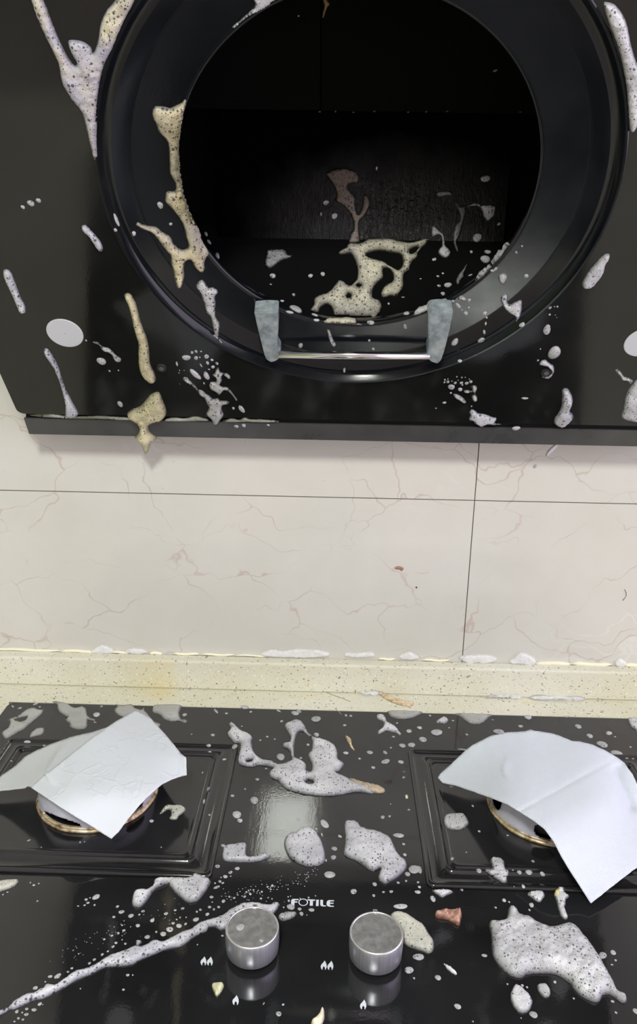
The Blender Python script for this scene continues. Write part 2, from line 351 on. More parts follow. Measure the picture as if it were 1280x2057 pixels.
# knobs
t = NT('brushed_knob'); v = t.coord((1, 1, .05)); nn = t.noise(v, 500, 2)
t.l(t.ramp(nn.outputs[0], [(.3, (.52,.52,.58)), (.7, (.66,.66,.74))]), t.b.inputs['Base Color']); t.set(Metallic=.8, Roughness=.33); MAT_KN = t.m
t = NT('knob_face'); v = t.coord(); nn = t.noise(v, 180, 5)
t.l(t.ramp(nn.outputs[0], [(.35, (.26,.26,.255)), (.7, (.42,.42,.415))]), t.b.inputs['Base Color']); t.set(Metallic=.5, Roughness=.35); MAT_KF = t.m
MAT_KR = simple('knob_rim', (.85,.85,.86), .25, .9)
knob_faces = []
for kx, ky in ((-.0577, -.4500), (.0424, -.4515)):
    kb = empty('control_knob', (kx, ky, 0)); kb.parent = hob; kb.matrix_parent_inverse = Matrix.Translation(hob.location).inverted()
    bm = bmesh.new(); lathe(bm, [(.0165, .0048), (.0205, .0044), (.0212, .0055), (.0217, .014), (.0217, .0252), (.0214, .0262)], (kx, ky, 0), 96); link('knob_body', bm, MAT_KN, kb, True)
    bm = bmesh.new(); lathe(bm, [(.0214, .0262), (.0209, .0270), (.0202, .0269), (.0199, .0262)], (kx, ky, 0), 96); link('knob_rim', bm, MAT_KR, kb, True)
    bm = bmesh.new(); lathe(bm, [(.0200, .0263), (.0001, .0263)], (kx, ky, 0), 96); f_ = link('knob_face', bm, MAT_KF, kb); knob_faces.append(f_)
    bm = bmesh.new(); lathe(bm, [(.0150, .0002), (.0150, .0012), (.0120, .0016), (.0110, .0050)], (kx, ky, 0), 64); link('knob_collar', bm, simple('collar_steel', (.30,.30,.32), .2, .9), kb, True)
    bm = bmesh.new(); box(bm, kx-.0019, kx+.0019, ky+.0195, ky+.0232, .0235, .0274, .0006); link('pointer', bm, MAT_KR, kb)
# printed marks
MAT_PR = simple('white_print', (.66,.70,.76), .5)
def flat(bm, pts, z, h=.0003, base=None):
    P = [onz(q, z) for q in pts]; prism(bm, P, Vector((0, 0, h)))
def zl(pts): return [(560+x/9.143, 1790+y/9.143) for x, y in pts]
bm = bmesh.new()
flat(bm, zl([(228,285),(228,195),(236,165),(255,148),(365,150),(365,166),(302,168),(292,178),(292,192),(345,194),(345,212),(290,213),(287,285)]), .0001)
flat(bm, zl([(530,155),(670,160),(668,178),(630,178),(626,270),(570,268),(575,175),(530,172)]), .0001)
flat(bm, zl([(690,163),(737,163),(733,275),(683,272)]), .0001)
flat(bm, zl([(765,165),(815,167),(813,250),(828,266),(870,270),(870,283),(800,281),(775,272),(763,252)]), .0001)
flat(bm, zl([(915,170),(1015,172),(1015,188),(950,190),(940,200),(937,215),(1010,218),(1008,232),(937,234),(940,255),(955,272),(1015,276),(1012,290),(925,287),(890,270),(878,240),(885,195)]), .0001)
N = 40; A = [onz((560+(450+88*math.cos(i*2*math.pi/N))/9.143, 1790+(210+66*math.sin(i*2*math.pi/N))/9.143), .0001) for i in range(N)]
B = [onz((560+(450+70*math.cos(i*2*math.pi/N))/9.143, 1790+(210+53*math.sin(i*2*math.pi/N))/9.143), .0001) for i in range(N)]
up_ = Vector((0, 0, .0003)); va = [bm.verts.new(p+up_) for p in A]; vb_ = [bm.verts.new(p+up_) for p in B]
for i in range(N): bm.faces.new((va[i], va[(i+1) % N], vb_[(i+1) % N], vb_[i]))
bmesh.ops.recalc_face_normals(bm, faces=bm.faces[:])
link('printed_lettering', bm, MAT_PR, hob)
FL = [(0,0),(2.2,3.6),(3.9,8.5),(4.1,12.5),(2.2,17.2),(.7,17.8),(.9,14.8),(-.4,12.0),(-1.9,11.0),(-3.4,13.0),(-4.0,15.3),(-3.9,17.8),(-6.3,16.4),(-7.7,12),(-6.8,8.4),(-4.2,5.6),(-1.4,2.6)]
for tx, ty, sc in ((410.6, 1921.6, 1), (423.4, 1922, 1), (652.2, 1930, 1.02), (665.6, 1930.5, 1.02), (475.3, 1999.6, 1.08), (731.6, 2008.5, 1.08)):
    bm = bmesh.new(); flat(bm, [(tx+x*sc, ty+y*sc) for x, y in FL], .0001); link('flame_mark', bm, MAT_PR, hob)
# ------------------------------------------------------------------ extractor hood
TH = math.radians(53.5); E = Vector((0, -math.cos(TH), math.sin(TH))); NI = Vector((0, math.sin(TH), math.cos(TH)))   # up the panel / into the hood
PZ = Vector((0, -.058, .3645)); CX, CV, RO, RI = .0149, .2842, .2195, .1555
HL, HR, VT = -.3660, .3965, .62
def pv(x, v, d=0): return PZ + Vector((x, 0, 0)) + E*v + NI*d
hood = empty('extractor_hood', (CX, -.03, .3380), label='black glass slanted extractor hood with a big round opening and streaks of foam', cat='extractor hood')
bm = bmesh.new()
outl = []
r = .008
for i in range(7):
    a = math.radians(180+90*i/6); outl.append((HL+r+r*math.cos(a), .0025+r+r*math.sin(a)))
outl += [(HR, .0025), (HR, VT), (HL, VT)]
hole = [(CX+(RO+.002)*math.cos(2*math.pi*i/128), CV+(RO+.002)*math.sin(2*math.pi*i/128)) for i in range(128)]
vs2 = outl+hole; ed = [(i, (i+1) % len(outl)) for i in range(len(outl))]+[(len(outl)+i, len(outl)+(i+1) % 128) for i in range(128)]
cv, ce, cf, *_ = delaunay_2d_cdt([Vector(p) for p in vs2], ed, [], 0, 1e-7)
keep = [f for f in cf if (lambda c: math.hypot(c[0]-CX, c[1]-CV) > RO+.001 and not (c[0] < HL+r and c[1] < .0025+r and math.hypot(c[0]-HL-r, c[1]-.0025-r) > r))([sum(cv[i][k] for i in f)/3 for k in (0, 1)])]
for d in (0, .005):
    V = [bm.verts.new(pv(p[0], p[1], d)) for p in cv]
    for f in keep: bm.faces.new([V[i] for i in f])
bmesh.ops.remove_doubles(bm, verts=bm.verts[:], dist=1e-7)
for lst, n_ in ((outl, len(outl)), (hole, 128)):
    a = [bm.verts.new(pv(p[0], p[1], 0)) for p in lst]; b = [bm.verts.new(pv(p[0], p[1], .005)) for p in lst]
    for i in range(n_): bm.faces.new((a[i], b[i], b[(i+1) % n_], a[(i+1) % n_]))
loose = [x for x in bm.verts if not x.link_faces]
for x in loose: bm.verts.remove(x)
bmesh.ops.remove_doubles(bm, verts=bm.verts[:], dist=1e-6)
bmesh.ops.recalc_face_normals(bm, faces=bm.faces[:])
panel = link('front_panel', bm, MAT_PANEL, hood)
# ring (lathed in panel space)
def ring_lathe(bm, prof, seg=160):
    rg = []
    for rad, d in prof: rg.append([bm.verts.new(pv(CX+rad*math.cos(2*math.pi*i/seg), CV+rad*math.sin(2*math.pi*i/seg), d)) for i in range(seg)])
    for a, b in zip(rg, rg[1:]):
        for i in range(seg): bm.faces.new((a[i], b[i], b[(i+1) % seg], a[(i+1) % seg]))
    return rg
bm = bmesh.new()
ring_lathe(bm, [(RO+.0015, .004), (RO+.0015, -.0012), (RO+.0004, -.0022), (RO-.0012, -.0018), (RO-.0030, .0020), (RO-.0050, .0050), (RO-.0075, .0055), (RO-.0110, .0050), (.1960, .0125), (.1935, .0135), (.1590, .0172), (RI+.0012, .0180), (RI, .0192), (RI, .0215), (RI+.0015, .026), (RI+.004, .032)])
ring = link('opening_ring', bm, MAT_RING, hood, True)
md = ring.modifiers.new('e', 'EDGE_SPLIT'); md.split_angle = math.radians(28)
# bottom bar
ybt, ybb = -.0555, -.0435
zt = on_plane((640, 851), Vector((0, ybt, 0)), Vector((0, 1, 0))).z; zb = on_plane((640, 884), Vector((0, ybb, 0)), Vector((0, 1, 0))).z
bm = bmesh.new()
xl0, xl1 = HL+.004, HR-.004
prism(bm, [Vector((xl0, ybt, zt)), Vector((xl0, ybb, zb)), Vector((xl0, -.002, zb)), Vector((xl0, -.002, zt+.004)), Vector((xl0, ybt+.006, zt+.0003))], Vector((xl1-xl0, 0, 0)))
bmesh.ops.bevel(bm, geom=bm.edges[:], offset=.0008, segments=2, affect='EDGES')
bar = link('bottom_bar', bm, MAT_BAR, hood)
# body shell: sides, top, back
bm = bmesh.new(); tp = pv(0, VT)
for x0 in (HL+.004, HR-.010):
    prism(bm, [Vector((x0, pv(0, .006, .006).y, pv(0, .006, .006).z)), Vector((x0, -.002, zt+.006)), Vector((x0, -.002, tp.z)), Vector((x0, pv(0, VT, .006).y, tp.z-.004))], Vector((.006, 0, 0)))
box(bm, HL+.004, HR-.004, pv(0, VT, .006).y, -.002, tp.z-.004, tp.z)
box(bm, HL+.010, HR-.010, -.008, -.002, zt+.006, tp.z-.004)
link('body_shell', bm, MAT_DARK, hood)
# seam channel between the panel and the bar
bm = bmesh.new(); box(bm, HL+.006, HR-.006, -.052, -.046, zt-.001, zt+.006); link('seam_channel', bm, MAT_DARK, hood)
# inside of the opening
YP = -.0600
zpb = ony((740, 495), YP).z; zpt = ony((740, 226), YP).z
t = NT('greasy_wet_plate_lit_middle'); v = t.coord((1, 1, .25)); n1 = t.noise(v, 260, 3, .6, 1.2); v1 = t.coord(); n2 = t.noise(v1, 240, 3)
ad = t.math('ADD', t.math('MULTIPLY', n1.outputs[0], 1.0), t.math('MULTIPLY', n2.outputs[0], .8))
t.set(Base_Color=(.0022,.0023,.0024), Roughness=.24, IOR=1.45); mp = t.n('ShaderNodeMapping'); mp.inputs['Location'].default_value = (-.065/.14, 0, -.575/.07); mp.inputs['Scale'].default_value = (1/.14, 0, 1/.07); cc = t.n('ShaderNodeTexCoord'); t.l(cc.outputs['Object'], mp.inputs[0])
ln = t.n('ShaderNodeVectorMath', operation='LENGTH'); t.l(mp.outputs[0], ln.inputs[0]); nz = t.noise(cc.outputs['Object'], 40, 4)
wet = t.math('SUBTRACT', t.math('ADD', 1.05, t.math('MULTIPLY', nz.outputs[0], .5)), ln.outputs['Value'], True)  # mask for wet trickles and for the painted lit middle of the plate
t.l(t.math('SUBTRACT', .75, t.math('MULTIPLY', wet, .52)), t.b.inputs['Roughness']); t.l(t.math('MULTIPLY', wet, .5), t.b.inputs['Specular IOR Level'])
t.l(t.mix(wet, (.0016,.0016,.0017), (.010,.0105,.011)), t.b.inputs['Base Color']); bmp = t.bump(ad, .9, .0026); t.l(wet, bmp.inputs['Strength']); MAT_PLATE = t.m  # lighter middle, darker edges: lamp light through the opening painted into the colour
bm = bmesh.new(); xa, xb = ony((440, 495), YP).x, ony((1012, 495), YP).x
box(bm, xa, xb, YP, YP+.004, zpb, zpt, .0008); plate = link('grease_plate', bm, MAT_PLATE, hood)
lip = pv(0, CV-RI-.004, .034)
bm = bmesh.new(); prism(bm, [Vector((HL+.02, YP+.006, zpb+.02)), Vector((HL+.02, YP-.004, zpb-.002)), Vector((HL+.02, lip.y+.012, lip.z-.012)), Vector((HL+.02, lip.y+.03, lip.z-.012)), Vector((HL+.02, -.012, zpb+.02))], Vector((HR-HL-.04, 0, 0)))
baf = link('lower_baffle', bm, simple('inner_black', (.0035,.0038,.0036), .7, spec=.03), hood)
bm = bmesh.new(); sx_ = ony((646, 100), YP).x
yk = -.065
for x0, x1, yy in ((HL+.02, sx_-.0006, yk), (sx_+.0006, HR-.02, yk+.003)):
    prism(bm, [Vector((x0, yy, zpt+.001)), Vector((x1, yy, zpt+.001)), Vector((x1, yy-.10, zpt+.22)), Vector((x0, yy-.10, zpt+.22))], Vector((0, .004, 0)))
upb = link('upper_baffle', bm, simple('inner_upper', (.0032,.0038,.0032), .7, spec=.06), hood)
MAT_RV = simple('rivet_grey', (.09,.09,.09), .4)
for qx in (642, 674, 710, 752, 820, 856, 898, 1045):
    p = ony((qx, 225+random.uniform(-1, 2)), yk); bm = bmesh.new(); box(bm, p.x-.0010, p.x+.0012, p.y-.0015, p.y, p.z-.0006, p.z+.0008, .0003); link('rivet', bm, MAT_RV, hood)
# lamp lenses and screw caps on the panel
def disc_on_panel(name, q, rad, mat, d=-.0008, sq=1.0):
    c = on_plane(q, PZ, NI); bm = bmesh.new(); seg = 48; rg = []
    for rr, dd in ((rad, .0005), (rad, d*.5), (rad*.96, d), (rad*.02, d*1.02)):
        rg.append([bm.verts.new(c+Vector((rr*math.cos(2*math.pi*i/seg), 0, 0))+E*rr*sq*math.sin(2*math.pi*i/seg)+NI*dd) for i in range(seg)])
    for a, b in zip(rg, rg[1:]):
        for i in range(seg): bm.faces.new((a[i], b[i], b[(i+1) % seg], a[(i+1) % seg]))
    return link(name, bm, mat, hood)
disc_on_panel('lamp_lens', (130.5, 669), .0186, MAT_LENS)
disc_on_panel('lamp_lens', (1292, 688), .0186, MAT_LENS)
mcap = simple('clear_cap', (.035,.035,.035), .12)
for q in ((325, 738), (1097, 747)): disc_on_panel('screw_cap', q, .0052, mcap, -.0022); disc_on_panel('screw_head', q, .0026, simple('cap_rim', (.10,.10,.10), .3), -.0028)
# handle on the ring
hd = empty('grip_handle', pv(CX, .09, .005)); hd.parent = hood; hd.matrix_parent_inverse = Matrix.Translation(hood.location).inverted()
t = NT('cloudy_acrylic'); v = t.coord(); n1 = t.noise(v, 90, 4, .6)
t.l(t.ramp(n1.outputs[0], [(.35, (.24,.28,.29)), (.55, (.40,.46,.48)), (.75, (.58,.60,.55))]), t.b.inputs['Base Color']); t.set(Roughness=.18, Transmission_Weight=.25, IOR=1.4); MAT_AC = t.m
BRK = [[(510.5,628),(535,626),(558.5,627),(559,660),(557,700),(563,708),(564,718),(554,726),(544.7,728.5),(535,723),(531,713),(520,670)],
       [(860,632),(866,626),(885,624),(910.5,627),(905,655),(898.6,684),(892,708),(886,725),(879,731.6),(866,727),(857,718),(858,709),(861,700),(860,660)]]
for pts in BRK:
    bm = bmesh.new(); P = [on_plane(q, PZ-NI*.004, NI) for q in pts]; prism(bm, P, NI*.0185)
    bmesh.ops.bevel(bm, geom=bm.edges[:], offset=.0009, segments=2, affect='EDGES'); link('bracket', bm, MAT_AC, hd)
bm = bmesh.new(); P0 = PZ-NI*.004
a, b = on_plane((560, 712.5), P0, NI), on_plane((863, 715), P0, NI)
tube(bm, [a, b], .0041, 24)
link('rod', bm, MAT_CHROME, hd, True)
# ------------------------------------------------------------------ surfaces that foam lands on
def bvh_of(objs):
    V, F = [], []
    for o in objs:
        k = len(V); mw = o.matrix_world if o.parent is None else Matrix.Identity(4)
        V += [v.co.copy() for v in o.data.vertices]; F += [[i+k for i in p.vertices] for p in o.data.polygons]
    return BVHTree.FromPolygons(V, F)
BV = dict(hoodin=bvh_of([ring, plate, baf, upb]), hob=bvh_of([glass]+pans), room=bvh_of([wall, counter, ups]), knob=bvh_of(knob_faces))
BARN = Vector((0, -(zt-zb), -(ybb-ybt))).normalized()
BARP = Vector((0, ybt, zt))
def surf(kind, q):
    d = ray(q)
    if kind == 'hood':
        p = on_plane(q, PZ, NI); v = (p-PZ).dot(E)
        if math.hypot(p.x-CX, v-CV) < RO:
            h = BV['hoodin'].ray_cast(CAM, d)
            if h[0]: n = h[1] if h[1].dot(d) < 0 else -h[1]; return h[0], n
        if v < -.001: p = on_plane(q, BARP, BARN); return p, BARN
        return p, -NI
    if kind == 'panel': return on_plane(q, PZ, NI), -NI
    if kind == 'hobtop': return onz(q, 0), Vector((0, 0, 1))
    h = BV[kind].ray_cast(CAM, d)
    if h[0] is None: return (onz(q), Vector((0, 0, 1))) if kind == 'hob' else (ony(q), Vector((0, -1, 0)))
    n = h[1] if h[1].dot(d) < 0 else -h[1]
    return h[0], n
def smooth_loop(pts, step=3.0, jit=.35):
    n = len(pts); out = []
    for i in range(n):
        p0, p1, p2, p3 = [np.array(pts[(i+k) % n], float) for k in (-1, 0, 1, 2)]
        L = max(1, int(np.hypot(*(p2-p1))/step))
        for k in range(L):
            t = k/L; q = .5*((2*p1)+(-p0+p2)*t+(2*p0-5*p1+4*p2-p3)*t*t+(-p0+3*p1-3*p2+p3)*t**3)
            out.append(q+np.array([random.uniform(-jit, jit), random.uniform(-jit, jit)]))
    return np.array(out)
def inside(P, loops):
    res = np.zeros(len(P), bool)
    for L in loops:
        x1, y1 = L[:, 0], L[:, 1]; x2, y2 = np.roll(x1, -1), np.roll(y1, -1)
        for k in range(len(L)):
            c = ((y1[k] > P[:, 1]) != (y2[k] > P[:, 1]))
            if c.any():
                xi = (x2[k]-x1[k])*(P[:, 1]-y1[k])/((y2[k]-y1[k]) or 1e-9)+x1[k]; res ^= c & (P[:, 0] < xi)
    return res
def edge_dist(P, loops):
    A = np.concatenate(loops); B = np.concatenate([np.roll(L, -1, 0) for L in loops]); D = np.full(len(P), 1e9)
    for a, b in zip(A, B):
        ab = b-a; t = np.clip(((P-a)@ab)/max(ab@ab, 1e-9), 0, 1); D = np.minimum(D, np.hypot(*(P-(a+t[:, None]*ab)).T))
    return D
def patch(name, kind, pts, mat, label, h=.003, rnd=14, holes=(), cat='foam', group=None, step=3.2, lump=.3, jit=.35, parent=None, flatn=None, msteps=None):
    loops = [smooth_loop(pts, step, jit)]+[smooth_loop(x, step, jit*.6) for x in holes]
    lo, hi = loops[0].min(0), loops[0].max(0); g = []
    y = lo[1]+step*.5; row = 0
    while y < hi[1]:
        x = lo[0]+(step*.5 if row % 2 else 0)
        while x < hi[0]: g.append((x+random.uniform(-.4, .4), y+random.uniform(-.4, .4))); x += step
        y += step*.87; row += 1
    g = np.array(g) if g else np.zeros((0, 2))
    if len(g): g = g[inside(g, loops)]
    if len(g): g = g[edge_dist(g, loops) > step*.55]
    allp = [tuple(p) for L in loops for p in L]; ed = []; k = 0
    for L in loops: ed += [(k+i, k+(i+1) % len(L)) for i in range(len(L))]; k += len(L)
    nb_ = k; allp += [tuple(p) for p in g]
    cv, ce, cf, ov, oe, of = delaunay_2d_cdt([Vector(p) for p in allp], ed, [], 0, 1e-4)
    C = np.array([[v.x, v.y] for v in cv]); cen = np.array([C[list(f)].mean(0) for f in cf]); ok = inside(cen, loops)
    D = edge_dist(C, loops); top = []; bot = []
    bm = bmesh.new(); lay = bm.verts.layers.float.new('thick')
    for q, d in zip(C, D):
        p, n = surf(kind, q); u = min(d/rnd, 1); prof = math.sqrt(max(0, 1-(1-u)**2))
        if d < .05: prof = 0
        hh = h*prof*(1+lump*noise.noise(p*90)+lump*.6*noise.noise(p*260))
        top.append(bm.verts.new(p+n*(hh+.00012))); bot.append(bm.verts.new(p-n*.0002) if prof > 0 else None); top[-1][lay] = u
        if bot[-1]: bot[-1][lay] = 1 if u >= 1 else u
    for i, b in enumerate(bot):
        if b is None: bot[i] = top[i]
    for f, o_ in zip(cf, ok):
        if not o_: continue
        try: bm.faces.new([top[i] for i in f])
        except ValueError: pass
        if not all(bot[i] is top[i] for i in f):
            try: bm.faces.new([bot[i] for i in f][::-1])
            except ValueError: pass
    for v in [v for v in bm.verts if not v.link_faces]: bm.verts.remove(v)
    bmesh.ops.recalc_face_normals(bm, faces=bm.faces[:])
    # origin at the patch's own middle
    c = sum((v.co for v in bm.verts), Vector())/max(1, len(bm.verts))
    if parent is None:
        for v in bm.verts: v.co -= c
    o = link(name, bm, FM.get(mat, mat) if isinstance(mat, str) else mat, smooth=True)
    if parent is None: o.location = c
    else: o.parent = parent; o.matrix_parent_inverse = Matrix.Translation(parent.location).inverted()
    if label: tag(o, label, cat, group)
    return o
# unit droplet domes
def dome(seed):
    bm = bmesh.new(); lay = bm.verts.layers.float.new('thick'); seg = 18; rings = []
    wob = [1+.07*math.sin(2*2*math.pi*i/seg+seed)+.04*math.sin(3*2*math.pi*i/seg+seed*2) for i in range(seg)]
    for rr, z in ((1, 0), (.97, .3), (.85, .6), (.62, .85), (.3, .98)):
        rings.append([bm.verts.new((rr*wob[i]*math.cos(2*math.pi*i/seg), rr*wob[i]*math.sin(2*math.pi*i/seg), z)) for i in range(seg)])
    for ring_, th_ in zip(rings, (0, .2, .5, .8, 1)):
        for v in ring_: v[lay] = th_
    for a, b in zip(rings, rings[1:]):
        for i in range(seg): bm.faces.new((a[i], a[(i+1) % seg], b[(i+1) % seg], b[i]))
    bm.faces.new(rings[-1]); bm.faces.new(rings[0][::-1])
    return bm
protos = {}
DROPS = []
def droplet(kind, spec, mat, label, group, name='foam_droplet', hk=.55): DROPS.append((kind, spec, mat, label, group, name, hk))
def build_droplet(kind, spec, mat, label, group, name, hk):
    cx, cy = spec[0], spec[1]; a = spec[2]; b = spec[3] if len(spec) > 3 else a; ang = spec[4] if len(spec) > 4 else 0
    p, n = surf(kind, (cx, cy)); ar = math.radians(ang)
    u = surf('panel' if kind == 'hood' and 0 else kind, (cx, cy))[0]
    def tang(dx, dy):
        q = on_plane((cx+dx, cy+dy), p, n); return q-p
    U = tang(a*math.cos(ar), a*math.sin(ar)); W = tang(-b*math.sin(ar), b*math.cos(ar))
    ex = U.normalized(); ey = n.cross(ex).normalized(); lw = abs(W.dot(ey))
    if lw < 1e-5: lw = W.length
    sx_, sy_ = min(U.length, .02), min(lw, .02); sz = hk*min(sx_, sy_)
    key = (mat, random.randrange(3))
    if key not in protos: protos[key] = link('foam_droplet_shape', dome(key[1]+len(protos)), FM[mat], smooth=True).data; bpy.data.objects.remove([o for o in COL.objects if o.data == protos[key]][0])
    o = bpy.data.objects.new(name, protos[key]); COL.objects.link(o)
    R = Matrix((ex, ey, n)).transposed().to_4x4()
    o.matrix_world = Matrix.Translation(p-n*.0001) @ R @ Matrix.Diagonal((sx_, sy_, sz, 1))
    return tag(o, label, 'foam droplet', group)
